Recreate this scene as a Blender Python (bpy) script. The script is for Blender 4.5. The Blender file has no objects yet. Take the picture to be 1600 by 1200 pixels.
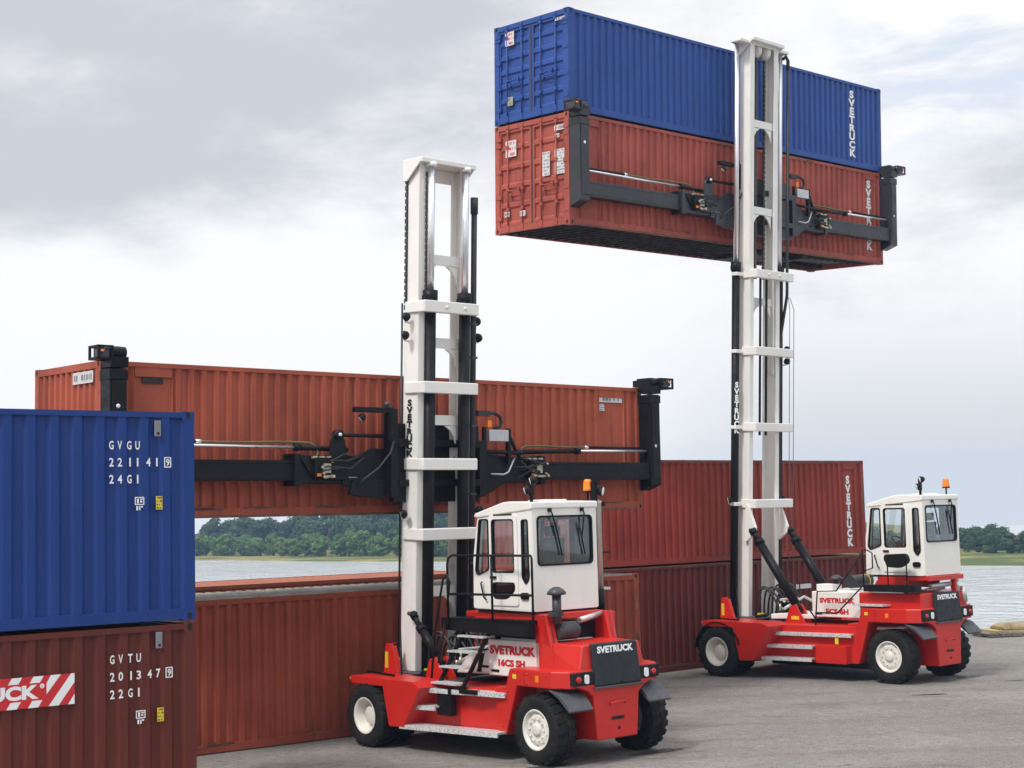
import bpy, bmesh, math, random
from mathutils import Matrix, Vector, Euler
R = math.radians
scene = bpy.context.scene
col = scene.collection
random.seed(7)

# ------------------------------------------------------------------ camera
CAM_F, CAM_PITCH, CAM_ROLL, CAM_H = 2396.24, 0.085, -0.0261, 3.8992     # focal length in px of a 1600 px wide frame
cam = bpy.data.cameras.new('camera'); camo = bpy.data.objects.new('camera', cam); col.objects.link(camo)
cam.sensor_width = 36.0; cam.lens = CAM_F/1600*36.0; cam.clip_end = 3000; cam.clip_start = 0.5
cp, sp = math.cos(CAM_PITCH), math.sin(CAM_PITCH)
fw = Vector((0, cp, sp)); up0 = Vector((0, -sp, cp)); rt0 = Vector((1, 0, 0))
cr, sr = math.cos(CAM_ROLL), math.sin(CAM_ROLL)
rt = rt0*cr + up0*sr; up = -rt0*sr + up0*cr
m = Matrix.Identity(4)
for i in range(3):
    m[i][0] = rt[i]; m[i][1] = up[i]; m[i][2] = -fw[i]
m[2][3] = CAM_H
camo.matrix_world = m
scene.camera = camo

# ------------------------------------------------------------------ light
SUN_EL, SUN_AZ = 50.0, -140.0         # azimuth clockwise from the viewing direction (+Y): from behind the camera's left shoulder
sdir = Vector((math.sin(R(SUN_AZ))*math.cos(R(SUN_EL)), math.cos(R(SUN_AZ))*math.cos(R(SUN_EL)), math.sin(R(SUN_EL))))
sun = bpy.data.lights.new('sun', 'SUN'); suno = bpy.data.objects.new('sun', sun); col.objects.link(suno)
sun.energy = 2.5; sun.angle = R(10); sun.color = (1.0, 0.96, 0.9)
suno.rotation_euler = (-sdir).to_track_quat('-Z', 'Y').to_euler(); suno.location = (0, 0, 60)
scene.view_settings.view_transform = 'Standard'; scene.view_settings.look = 'None'
scene.view_settings.exposure = 0.0; scene.view_settings.gamma = 1.0
scene.view_settings.use_curve_mapping = False

world = bpy.data.worlds.new('World'); scene.world = world; world.use_nodes = True
def build_world():
    nt = world.node_tree; N = nt.nodes; Lk = nt.links; N.clear()
    def nd(t, **kw):
        n = N.new(t)
        for k, v in kw.items(): setattr(n, k, v)
        return n
    def math_(op, a, b=None, clamp=False):
        n = nd('ShaderNodeMath', operation=op, use_clamp=clamp)
        for i, x in enumerate((a, b)):
            if x is None: continue
            if isinstance(x, (int, float)): n.inputs[i].default_value = x
            else: Lk.new(x, n.inputs[i])
        return n.outputs[0]
    def mix(fac, a, b):
        n = nd('ShaderNodeMix', data_type='RGBA')
        for s, x in ((n.inputs[0], fac), (n.inputs[6], a), (n.inputs[7], b)):
            if isinstance(x, (int, float)): s.default_value = x
            elif isinstance(x, tuple): s.default_value = x
            else: Lk.new(x, s)
        return n.outputs[2]
    def ramp(fac, lo, hi):
        n = nd('ShaderNodeMapRange', interpolation_type='SMOOTHSTEP')
        n.inputs[1].default_value = lo; n.inputs[2].default_value = hi
        Lk.new(fac, n.inputs[0]); return n.outputs[0]
    tc = nd('ShaderNodeTexCoord'); sx = nd('ShaderNodeSeparateXYZ'); Lk.new(tc.outputs['Generated'], sx.inputs[0])
    x, y, z = sx.outputs
    sky = nd('ShaderNodeTexSky', sky_type='NISHITA'); sky.sun_disc = False
    sky.sun_elevation = R(SUN_EL); sky.sun_rotation = R(SUN_AZ); sky.air_density = 1.3; sky.dust_density = 1.5
    cz = nd('ShaderNodeCombineXYZ'); Lk.new(x, cz.inputs[0]); Lk.new(y, cz.inputs[1]); Lk.new(math_('MAXIMUM', z, 0.03), cz.inputs[2])
    Lk.new(cz.outputs[0], sky.inputs['Vector'])
    def noise(scale, loc, detail, rough, stretch, dist=0.0):
        mp = nd('ShaderNodeMapping'); mp.inputs['Location'].default_value = loc; mp.inputs['Scale'].default_value = stretch
        Lk.new(tc.outputs['Generated'], mp.inputs[0])
        n = nd('ShaderNodeTexNoise'); n.inputs['Scale'].default_value = scale; n.inputs['Detail'].default_value = detail
        n.inputs['Roughness'].default_value = rough; n.inputs['Distortion'].default_value = dist
        Lk.new(mp.outputs[0], n.inputs[0]); return n.outputs[0]
    big = noise(2.6, (3.1, 0.4, 1.7), 7, 0.52, (1, 1, 2.2), 0.2)
    fine = noise(8.0, (0.3, 5.2, 2.2), 10, 0.6, (1, 1, 1.8), 0.25)
    wisp = noise(5.0, (7.3, 1.2, 6.2), 10, 0.62, (1, 1, 3.4), 0.35)
    mixn = math_('ADD', math_('ADD', math_('MULTIPLY', big, 0.45), math_('MULTIPLY', fine, 0.28)), math_('MULTIPLY', wisp, 0.27))
    # bright white cloud tops against soft grey undersides; a grey deck high on the left, open blue high on the right
    left_high = math_('MULTIPLY', math_('MULTIPLY', ramp(z, 0.13, 0.25), ramp(z, 0.62, 0.30)), ramp(x, 0.20, -0.06))
    shade = math_('SUBTRACT', math_('ADD', mixn, math_('MULTIPLY', left_high, 0.125)), math_('MULTIPLY', ramp(z, 0.22, 0.13), 0.075))
    grey = ramp(shade, 0.475, 0.675)
    white = (1.03, 1.03, 1.035, 1); lilac = (0.63, 0.65, 0.715, 1)
    cloud = mix(grey, white, lilac)
    low_right = math_('MULTIPLY', math_('MULTIPLY', ramp(x, 0.04, 0.2), ramp(z, 0.17, 0.02)), 0.95)
    cloud = mix(low_right, cloud, (0.745, 0.765, 0.795, 1))
    low = math_('MULTIPLY', ramp(z, 0.06, -0.03), 0.45)
    cloud = mix(low, cloud, (0.80, 0.82, 0.85, 1))
    n2 = noise(6.0, (1.7, 0.2, 4.4), 7, 0.55, (1, 1, 2.6), 0.3)
    open_ = math_('MULTIPLY', math_('MULTIPLY', ramp(x, 0.17, 0.26), ramp(z, 0.2, 0.25)), ramp(n2, 0.43, 0.53))
    skyc = nd('ShaderNodeVectorMath', operation='SCALE'); Lk.new(sky.outputs[0], skyc.inputs[0]); skyc.inputs[3].default_value = 0.13
    blue = mix(0.72, skyc.outputs[0], (0.66, 0.76, 0.95, 1))
    final = mix(math_('MULTIPLY', open_, 0.6), cloud, blue)
    # an overcast sky is brightest overhead
    bg = nd('ShaderNodeBackground'); Lk.new(math_('ADD', 1.0, math_('MULTIPLY', ramp(z, 0.45, 0.95), 1.1)), bg.inputs[1])
    Lk.new(final, bg.inputs[0])
    out = nd('ShaderNodeOutputWorld'); Lk.new(bg.outputs[0], out.inputs[0])
build_world()

# ------------------------------------------------------------------ materials
def new_mat(name):
    m = bpy.data.materials.new(name); m.use_nodes = True
    nt = m.node_tree; b = nt.nodes.get('Principled BSDF')
    return m, nt, b
def _noise(nt, scale, detail=4, rough=0.5, stretch=(1, 1, 1), coord='Object', loc=(0, 0, 0)):
    tc = nt.nodes.new('ShaderNodeTexCoord'); mp = nt.nodes.new('ShaderNodeMapping'); n = nt.nodes.new('ShaderNodeTexNoise')
    mp.inputs['Scale'].default_value = stretch; mp.inputs['Location'].default_value = loc
    n.inputs['Scale'].default_value = scale; n.inputs['Detail'].default_value = detail; n.inputs['Roughness'].default_value = rough
    nt.links.new(tc.outputs[coord], mp.inputs[0]); nt.links.new(mp.outputs[0], n.inputs[0]); return n.outputs[0]
def _ramp(nt, fac, lo, hi, a=0.0, b=1.0):
    n = nt.nodes.new('ShaderNodeMapRange'); n.interpolation_type = 'SMOOTHSTEP'
    n.inputs[1].default_value = lo; n.inputs[2].default_value = hi; n.inputs[3].default_value = a; n.inputs[4].default_value = b
    nt.links.new(fac, n.inputs[0]); return n.outputs[0]
def _mix(nt, fac, a, b, blend='MIX'):
    n = nt.nodes.new('ShaderNodeMix'); n.data_type = 'RGBA'; n.blend_type = blend
    for s, x in ((n.inputs[0], fac), (n.inputs[6], a), (n.inputs[7], b)):
        if isinstance(x, (int, float)): s.default_value = x
        elif isinstance(x, tuple): s.default_value = x if len(x) == 4 else (*x, 1)
        else: nt.links.new(x, s)
    return n.outputs[2]
def _bump(nt, b, h, strength, dist=0.01):
    n = nt.nodes.new('ShaderNodeBump'); n.inputs['Strength'].default_value = strength; n.inputs['Distance'].default_value = dist
    nt.links.new(h, n.inputs['Height']); nt.links.new(n.outputs[0], b.inputs['Normal'])
def paint(name, c, rough=0.4, metallic=0.0, var=0.10, dirt=0.12, spec=0.5, dirtcol=(0.10, 0.09, 0.075), rv=0.2):
    m, nt, b = new_mat(name)
    n1 = _noise(nt, 1.6, 4); f1 = _ramp(nt, n1, 0.3, 0.7)
    lo = tuple(x*(1-var) for x in c); hi = tuple(min(1, x*(1+var)) for x in c)
    cc = _mix(nt, f1, lo, hi)
    n2 = _noise(nt, 5.0, 7, 0.65, (1, 1, 0.35)); f2 = _ramp(nt, n2, 0.52, 0.78, 0, dirt)
    cc = _mix(nt, f2, cc, dirtcol)
    nt.links.new(cc, b.inputs['Base Color'])
    n3 = _noise(nt, 9.0, 4); nt.links.new(_ramp(nt, n3, 0.3, 0.7, rough*(1-rv), min(1, rough*(1+rv*1.25))), b.inputs['Roughness'])
    b.inputs['Metallic'].default_value = metallic; b.inputs['Specular IOR Level'].default_value = spec
    return m
def container_paint(name, c, rust=0.5, fade=0.15, rough=0.5, rustcol=(0.09, 0.035, 0.018), off=0.0):
    m, nt, b = new_mat(name); L = (off, off*1.7, off*0.3)
    big = _ramp(nt, _noise(nt, 0.9, 6, 0.6, loc=L), 0.32, 0.68)
    cc = _mix(nt, big, tuple(x*(1-fade) for x in c), tuple(min(1, x*(1+fade)) for x in c))
    pale = _ramp(nt, _noise(nt, 2.2, 6, 0.6, (2.2, 2.2, 0.16), loc=L), 0.5, 0.8, 0, 0.28)
    cc = _mix(nt, pale, cc, tuple(min(1, x*1.45+0.03) for x in c))
    streak = _ramp(nt, _noise(nt, 3.0, 7, 0.65, (3.0, 3.0, 0.10), loc=L), 0.54, 0.72, 0, 0.75*rust)
    cc = _mix(nt, streak, cc, rustcol)
    spot = _ramp(nt, _noise(nt, 4.5, 9, 0.72, (1, 1, 0.8), loc=L), 0.66, 0.74, 0, rust)
    cc = _mix(nt, spot, cc, rustcol)
    nt.links.new(cc, b.inputs['Base Color'])
    nt.links.new(_ramp(nt, _noise(nt, 6, 5), 0.3, 0.7, rough*0.85, rough*1.25), b.inputs['Roughness'])
    b.inputs['Specular IOR Level'].default_value = 0.22
    _bump(nt, b, _noise(nt, 3.0, 5, 0.6, (1, 1, 0.6)), 0.12, 0.02)
    return m
M = {}
M['red'] = paint('red_paint', (0.55, 0.019, 0.012), 0.34, dirt=0.0, var=0.035, rv=0.03)
M['white'] = paint('white_paint', (0.80, 0.79, 0.75), 0.36, dirt=0.10, var=0.03)
M['rim'] = paint('dusty_rim', (0.70, 0.68, 0.62), 0.5, var=0.06, dirt=0.55, dirtcol=(0.22, 0.19, 0.15))
M['cream'] = paint('cream_paint', (0.80, 0.79, 0.74), 0.34, dirt=0.08, var=0.03)
M['black'] = paint('black_paint', (0.007, 0.007, 0.0075), 0.48, var=0.2, dirt=0.15, dirtcol=(0.035, 0.033, 0.03), spec=0.2)
M['charcoal'] = paint('charcoal_paint', (0.040, 0.042, 0.047), 0.45, var=0.15, dirt=0.2, dirtcol=(0.09, 0.085, 0.08))
M['spreader'] = paint('spreader_lit_grey', (0.026, 0.028, 0.032), 0.42, var=0.18, dirt=0.22, dirtcol=(0.08, 0.075, 0.07))  # far spreader only: black lightened to grey, light from sky and ground painted in
M['grille'] = paint('grille_grey', (0.024, 0.026, 0.030), 0.6, var=0.08, dirt=0.1, spec=0.25)
M['rubber'] = paint('tyre_rubber', (0.014, 0.0135, 0.013), 0.75, var=0.25, dirt=0.45, dirtcol=(0.06, 0.052, 0.043), spec=0.2)
M['mud'] = paint('mudguard_rubber', (0.060, 0.063, 0.072), 0.6, var=0.12, dirt=0.2)
M['steel'] = paint('galvanised_steel', (0.52, 0.53, 0.54), 0.42, metallic=0.6, var=0.15, dirt=0.3)
M['chrome'] = paint('chromed_rod', (0.84, 0.85, 0.88), 0.34, metallic=0.85, var=0.02, dirt=0.04)
M['exhaust'] = paint('exhaust_steel', (0.62, 0.60, 0.55), 0.35, metallic=0.75, var=0.1, dirt=0.25, dirtcol=(0.2, 0.14, 0.08))
M['chain'] = paint('greasy_chain', (0.075, 0.066, 0.055), 0.5, metallic=0.5, var=0.3, dirt=0.4)
M['yellow'] = paint('yellow_sticker', (0.72, 0.56, 0.03), 0.5, var=0.05, dirt=0.2)
M['amber'] = paint('amber_lens', (0.85, 0.22, 0.015), 0.2, var=0.15, dirt=0.05)
M['redlens'] = paint('red_lens', (0.45, 0.02, 0.015), 0.2, var=0.15, dirt=0.05)
M['lens'] = paint('clear_lens', (0.82, 0.83, 0.85), 0.12, var=0.05, dirt=0.05)
M['redtxt'] = paint('red_lettering', (0.55, 0.015, 0.02), 0.45, var=0.05, dirt=0.05)
M['whitetxt'] = paint('white_lettering', (0.80, 0.81, 0.82), 0.5, var=0.03, dirt=0.12)
M['blacktxt'] = paint('black_lettering', (0.015, 0.015, 0.016), 0.5, var=0.05, dirt=0.05)
M['greytxt'] = paint('grey_print', (0.20, 0.20, 0.22), 0.6, var=0.1, dirt=0.1)
M['plate'] = paint('white_plate', (0.60, 0.59, 0.59), 0.6, var=0.10, dirt=0.45, dirtcol=(0.35, 0.24, 0.2))
M['hole'] = paint('dark_hole', (0.006, 0.006, 0.006), 0.9, var=0.1, dirt=0.0)
M['seat'] = paint('black_cloth', (0.02, 0.02, 0.023), 0.85, var=0.2, dirt=0.1)
M['yellowpaint'] = M['yellow']
M['hose'] = paint('rubber_hose', (0.018, 0.018, 0.018), 0.5, var=0.2, dirt=0.15)
M['olive'] = paint('olive_hose', (0.11, 0.11, 0.035), 0.55, var=0.15, dirt=0.15)
M['under'] = paint('rusty_underside', (0.022, 0.017, 0.015), 0.85, var=0.4, dirt=0.5, dirtcol=(0.08, 0.04, 0.025))
M['gasket'] = paint('door_gasket', (0.05, 0.03, 0.028), 0.7, var=0.2, dirt=0.2)
M['brass'] = paint('valve_metal', (0.50, 0.46, 0.36), 0.35, metallic=0.6, var=0.2, dirt=0.3)
M['wood'] = paint('weathered_wood', (0.22, 0.19, 0.16), 0.85, var=0.3, dirt=0.4)
M['newwood'] = paint('yellow_planks', (0.42, 0.30, 0.12), 0.7, var=0.2, dirt=0.2, dirtcol=(0.3, 0.2, 0.08))
M['bundle'] = paint('straw_bundle', (0.26, 0.205, 0.105), 0.9, var=0.3, dirt=0.4, dirtcol=(0.14, 0.12, 0.06))

M['c_brown'] = container_paint('brown_container', (0.110, 0.024, 0.017), rust=0.10, fade=0.06, rough=0.42, off=3)
M['c_blue'] = container_paint('blue_container', (0.014, 0.044, 0.195), rust=0.03, fade=0.05, rough=0.38, rustcol=(0.012, 0.025, 0.10), off=5)
M['c_blue2'] = container_paint('lifted_blue_container', (0.030, 0.078, 0.29), rust=0.15, fade=0.08, rough=0.42, rustcol=(0.02, 0.03, 0.08), off=8)
M['c_red_e'] = container_paint('terracotta_container', (0.35, 0.080, 0.044), rust=0.65, fade=0.17, rough=0.6, off=11)
M['c_red_f'] = container_paint('faded_red_container', (0.36, 0.086, 0.062), rust=0.60, fade=0.17, rough=0.6, off=14)
M['c_red_c'] = container_paint('low_red_container', (0.27, 0.056, 0.030), rust=0.65, fade=0.17, rough=0.6, off=17)
M['c_red_d'] = container_paint('orange_red_container', (0.30, 0.10, 0.058), rust=0.8, fade=0.10, rough=0.6, off=19)
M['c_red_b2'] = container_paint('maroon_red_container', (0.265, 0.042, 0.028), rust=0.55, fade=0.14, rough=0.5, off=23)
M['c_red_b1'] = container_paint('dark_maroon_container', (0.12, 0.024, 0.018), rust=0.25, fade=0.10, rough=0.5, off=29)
M['rustrail'] = paint('rusty_rail', (0.16, 0.075, 0.045), 0.8, var=0.35, dirt=0.7, dirtcol=(0.05, 0.03, 0.02))
M['greyroof'] = paint('weathered_roof_edge', (0.27, 0.25, 0.22), 0.8, var=0.25, dirt=0.5)

def glass_mat():
    m, nt, b = new_mat('cab_glass'); nt.nodes.remove(b)
    tr = nt.nodes.new('ShaderNodeBsdfTransparent'); tr.inputs[0].default_value = (0.96, 0.975, 0.97, 1)
    gl = nt.nodes.new('ShaderNodeBsdfGlossy'); gl.inputs['Roughness'].default_value = 0.02
    gl.inputs['Color'].default_value = (0.9, 0.95, 0.95, 1)
    lw = nt.nodes.new('ShaderNodeLayerWeight'); lw.inputs[0].default_value = 0.5
    pw = nt.nodes.new('ShaderNodeMath'); pw.operation = 'POWER'; pw.inputs[1].default_value = 3.0; nt.links.new(lw.outputs['Facing'], pw.inputs[0])
    fr = nt.nodes.new('ShaderNodeMapRange'); fr.inputs[3].default_value = 0.07; fr.inputs[4].default_value = 0.8; nt.links.new(pw.outputs[0], fr.inputs[0])
    mx = nt.nodes.new('ShaderNodeMixShader'); nt.links.new(fr.outputs[0], mx.inputs[0])
    nt.links.new(tr.outputs[0], mx.inputs[1]); nt.links.new(gl.outputs[0], mx.inputs[2])
    nt.links.new(mx.outputs[0], nt.nodes['Material Output'].inputs[0]); return m
M['glass'] = glass_mat()

# ------------------------------------------------------------------ mesh helpers
class MB:
    def __init__(s, T=None): s.V = []; s.F = []; s.I = []; s.S = []; s.T = T
    def add(s, vs, fs, m=0, smooth=False, T=None):
        o = len(s.V); T = T if T is not None else s.T
        for v in vs:
            v = Vector(v)
            if T is not None: v = T @ v
            s.V.append(v)
        for f in fs: s.F.append([o+i for i in f]); s.I.append(m); s.S.append(smooth)
    def box(s, x0, x1, y0, y1, z0, z1, m=0, T=None):
        vs = [(x, y, z) for z in (z0, z1) for y in (y0, y1) for x in (x0, x1)]
        s.add(vs, [(0, 2, 3, 1), (4, 5, 7, 6), (0, 1, 5, 4), (2, 6, 7, 3), (0, 4, 6, 2), (1, 3, 7, 5)], m, False, T)
    def prism(s, poly, axis, a, b, m=0, T=None, smooth=False):
        def P(u, v, w): return {'x': (w, u, v), 'y': (u, w, v), 'z': (u, v, w)}[axis]
        n = len(poly); vs = [P(u, v, a) for u, v in poly] + [P(u, v, b) for u, v in poly]
        fs = [list(range(n))[::-1], list(range(n, 2*n))]
        s.add(vs, fs, m, False, T)
        s.add(vs, [(i, (i+1) % n, n+(i+1) % n, n+i) for i in range(n)], m, smooth, T)
    def loft(s, poly0, poly1, m=0, T=None):
        n = len(poly0); vs = list(poly0)+list(poly1)
        s.add(vs, [list(range(n))[::-1], list(range(n, 2*n))]+[(i, (i+1) % n, n+(i+1) % n, n+i) for i in range(n)], m, False, T)
    def tube(s, path, r, n=8, m=0, caps=True, T=None, closed=False):
        P = [Vector(p) for p in path]; k = len(P); rs = r if isinstance(r, (list, tuple)) else [r]*k
        vs = []; nrm = None
        for i in range(k):
            a = P[(i-1) % k] if (closed or i > 0) else P[i]; b = P[(i+1) % k] if (closed or i < k-1) else P[i]
            t = (b-a).normalized()
            if nrm is None:
                nrm = t.orthogonal().normalized()
            else:
                nrm = (nrm - t*nrm.dot(t))
                nrm = nrm.normalized() if nrm.length > 1e-6 else t.orthogonal().normalized()
            bn = t.cross(nrm)
            for j in range(n):
                a_ = 2*math.pi*j/n; vs.append(P[i]+(nrm*math.cos(a_)+bn*math.sin(a_))*rs[i])
        fs = []
        for i in range(k if closed else k-1):
            for j in range(n):
                a0 = i*n+j; a1 = i*n+(j+1) % n; b0 = ((i+1) % k)*n+j; b1 = ((i+1) % k)*n+(j+1) % n
                fs.append((a0, a1, b1, b0))
        s.add(vs, fs, m, True, T)
        if caps and not closed:
            s.add([vs[j] for j in range(n)], [list(range(n))[::-1]], m, False, T)
            s.add([vs[(k-1)*n+j] for j in range(n)], [list(range(n))], m, False, T)
    def lathe(s, prof, axis, c, n=32, m=0, T=None, smooth=True, caps=True):
        """prof: list of (radius, position along axis)"""
        vs = []
        for r_, a in prof:
            for j in range(n):
                t = 2*math.pi*j/n; u, v = r_*math.cos(t), r_*math.sin(t)
                p = {'x': (a, u, v), 'y': (u, a, v), 'z': (u, v, a)}[axis]
                vs.append((p[0]+c[0], p[1]+c[1], p[2]+c[2]))
        fs = []
        for i in range(len(prof)-1):
            for j in range(n): fs.append((i*n+j, i*n+(j+1) % n, (i+1)*n+(j+1) % n, (i+1)*n+j))
        s.add(vs, fs, m, smooth, T)
        for i in ((0, len(prof)-1) if caps else ()):
            if prof[i][0] > 1e-4: s.add([vs[i*n+j] for j in range(n)], [list(range(n))], m, False, T)
    def build(s, name, mats, parent=None, bevel=0.0, seg=2, recalc=True):
        me = bpy.data.meshes.new(name); me.from_pydata([tuple(v) for v in s.V], [], s.F)
        mats = mats if isinstance(mats, (list, tuple)) else [mats]
        for mt in mats: me.materials.append(mt)
        me.polygons.foreach_set('material_index', s.I); me.polygons.foreach_set('use_smooth', s.S)
        if recalc:
            bm = bmesh.new(); bm.from_mesh(me); bmesh.ops.remove_doubles(bm, verts=bm.verts, dist=1e-5)
            bmesh.ops.recalc_face_normals(bm, faces=bm.faces); bm.to_mesh(me); bm.free()
        me.update()
        o = bpy.data.objects.new(name, me); col.objects.link(o)
        if parent is not None: o.parent = parent
        if bevel > 0:
            b = o.modifiers.new('bevel', 'BEVEL'); b.width = bevel; b.segments = seg; b.limit_method = 'ANGLE'; b.angle_limit = R(35)
        return o
def tag(o, label=None, cat=None, group=None, kind=None):
    if label: o['label'] = label
    if cat: o['category'] = cat
    if group: o['group'] = group
    if kind: o['kind'] = kind
    return o
def empty(name, M4):
    o = bpy.data.objects.new(name, None); o.empty_display_size = 0.3; col.objects.link(o); o.matrix_world = M4; return o
def curve_mesh(cu):
    ob = bpy.data.objects.new('tmp', cu); col.objects.link(ob)
    dg = bpy.context.evaluated_depsgraph_get(); dg.update()
    me = bpy.data.meshes.new_from_object(ob.evaluated_get(dg)); bpy.data.objects.remove(ob)
    vs = [v.co.copy() for v in me.vertices]; fs = [list(p.vertices) for p in me.polygons]
    bpy.data.meshes.remove(me); return vs, fs
def rr(poly, r, n=4):
    """polygon with rounded corners"""
    out = []; k = len(poly)
    for i in range(k):
        p = Vector(poly[i]); a = Vector(poly[i-1])-p; b = Vector(poly[(i+1) % k])-p
        ra = min(r, a.length*0.45, b.length*0.45); a.normalize(); b.normalize()
        p0 = p+a*ra; p1 = p+b*ra
        for j in range(n+1):
            t = j/n; q = p0*(1-t)**2+p*2*t*(1-t)+p1*t*t; out.append((q.x, q.y))
    return out
def plate(outline, holes, th):
    cu = bpy.data.curves.new('tmp', 'CURVE'); cu.dimensions = '2D'; cu.fill_mode = 'BOTH'; cu.extrude = th/2
    for poly in [outline]+list(holes):
        sp_ = cu.splines.new('POLY'); sp_.points.add(len(poly)-1); sp_.use_cyclic_u = True
        for i, p in enumerate(poly): sp_.points[i].co = (p[0], p[1], 0, 1)
    r_ = curve_mesh(cu); bpy.data.curves.remove(cu); return r_
def text_mesh(body, height, bold=0.02, width=None, align='LEFT', line=1.0, th=0.004):
    cu = bpy.data.curves.new('tmp', 'FONT'); cu.body = body; cu.size = 1.0; cu.align_x = align; cu.space_line = line
    cu.offset = bold; cu.extrude = 0.0; cu.resolution_u = 3
    vs, fs = curve_mesh(cu); bpy.data.curves.remove(cu)
    if not vs: return vs, fs, 0, 0
    x0 = min(v.x for v in vs); x1 = max(v.x for v in vs); y0 = min(v.y for v in vs); y1 = max(v.y for v in vs)
    sy = height/(y1-y0); sx = (width/(x1-x0)) if width else sy
    out = [Vector(((v.x-x0)*sx, (v.y-y0)*sy, 0)) for v in vs]
    return out, fs, (x1-x0)*sx, height
def frame_T(o, ux, uy):
    ux = Vector(ux).normalized(); uy = Vector(uy).normalized(); uz = ux.cross(uy)
    T = Matrix.Identity(4)
    for i in range(3): T[i][0] = ux[i]; T[i][1] = uy[i]; T[i][2] = uz[i]; T[i][3] = o[i]
    return T
def text_obj(name, body, T, height, mat, parent, bold=0.02, width=None, align='LEFT', line=1.0):
    vs, fs, w, h = text_mesh(body, height, bold, width, align, line)
    mb = MB(T); mb.add(vs, fs); return mb.build(name, mat, parent, recalc=False)

# ------------------------------------------------------------------ shipping containers
CL, CW = 12.192, 2.438
def corr(mb, u0, u1, z0, z1, pitch, depth, P, flats=(), m=0):
    """vertical trapezoid corrugation between u0 and u1; P(u, d, z) places a point, d is the depth inwards"""
    n = max(1, round((u1-u0)/pitch)); p = (u1-u0)/n; pts = []
    for i in range(n):
        s = u0+i*p
        pts += [(s, 0), (s+.34*p, 0), (s+.50*p, depth), (s+.84*p, depth)]
    pts.append((u1, 0))
    for a, b, d in flats:
        keep = [q for q in pts if q[0] < a-.02 or q[0] > b+.02]
        keep += [(a-.001, 0), (a+.02, d), (b-.02, d), (b+.001, 0)]; pts = sorted(keep)
    vs = [P(u, d, z0) for u, d in pts]+[P(u, d, z1) for u, d in pts]; k = len(pts)
    mb.add(vs, [(i, i+1, k+i+1, k+i) for i in range(k-1)], m)
def door_leaf(root, T0, paint_m, y0, y1, H, hinge_y, ribs):
    z0, z1 = 0.17, H-0.13; mb = MB(T0); prof = [(z0, .0)]
    n = ribs; step = (z1-z0)/n
    for i in range(n):
        a = z0+i*step
        prof += [(a+.07, 0), (a+.11, .034), (a+step-.05, .034), (a+step-.01, 0)]
    prof += [(z1, 0)]
    vs = [(.03+d, y, z) for y in (y0, y1) for z, d in prof]; k = len(prof)
    mb.add(vs, [(i, i+1, k+i+1, k+i) for i in range(k-1)])
    for ya, yb in ((y0, y0+.07), (y1-.07, y1)): mb.box(.024, .075, ya, yb, z0, z1)
    mb.box(.022, .075, y0+.07, y1-.07, z0, z0+.06); mb.box(.022, .075, y0+.07, y1-.07, z1-.06, z1)
    d = mb.build('door', paint_m, root)
    w = y1-y0
    for fy in (.27, .72):
        y = y0+w*fy; rb = MB(T0)
        rb.tube([(.002, y, .06), (.002, y, H-.06)], .018, 8)
        for z in (.14, .55, 1.0, 1.5, 2.0, H-.16): rb.box(-.018, .026, y-.045, y+.045, z-.035, z+.035)
        rb.box(-.02, .03, y-.05, y+.05, .03, .10); rb.box(-.02, .03, y-.05, y+.05, H-.10, H-.03)
        rb.build('lock_rod', [paint_m], d)
        hb = MB(T0); hy = y+(.36*w if fy < .5 else -.34*w); z = .86 if fy < .5 else .98
        hb.tube([(-.012, y, z), (-.035, (y+hy)/2, z-.02), (-.022, hy, z+.01)], .014, 6)
        hb.box(-.026, .026, hy-.035, hy+.03, z-.03, z+.05); hb.build('handle', paint_m, d)
    for z in (.35, .85, 1.45, 2.05, H-.32):
        h = MB(T0); h.box(-.012, .05, hinge_y-.10, hinge_y+.07, z-.045, z+.045); h.build('hinge', paint_m, d)
    gk = MB(T0); gy = y1 if hinge_y < y0 else y0
    gk.box(.018, .03, gy-.012, gy+.012, z0, z1); gk.build('gasket', M['gasket'], d)
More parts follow.
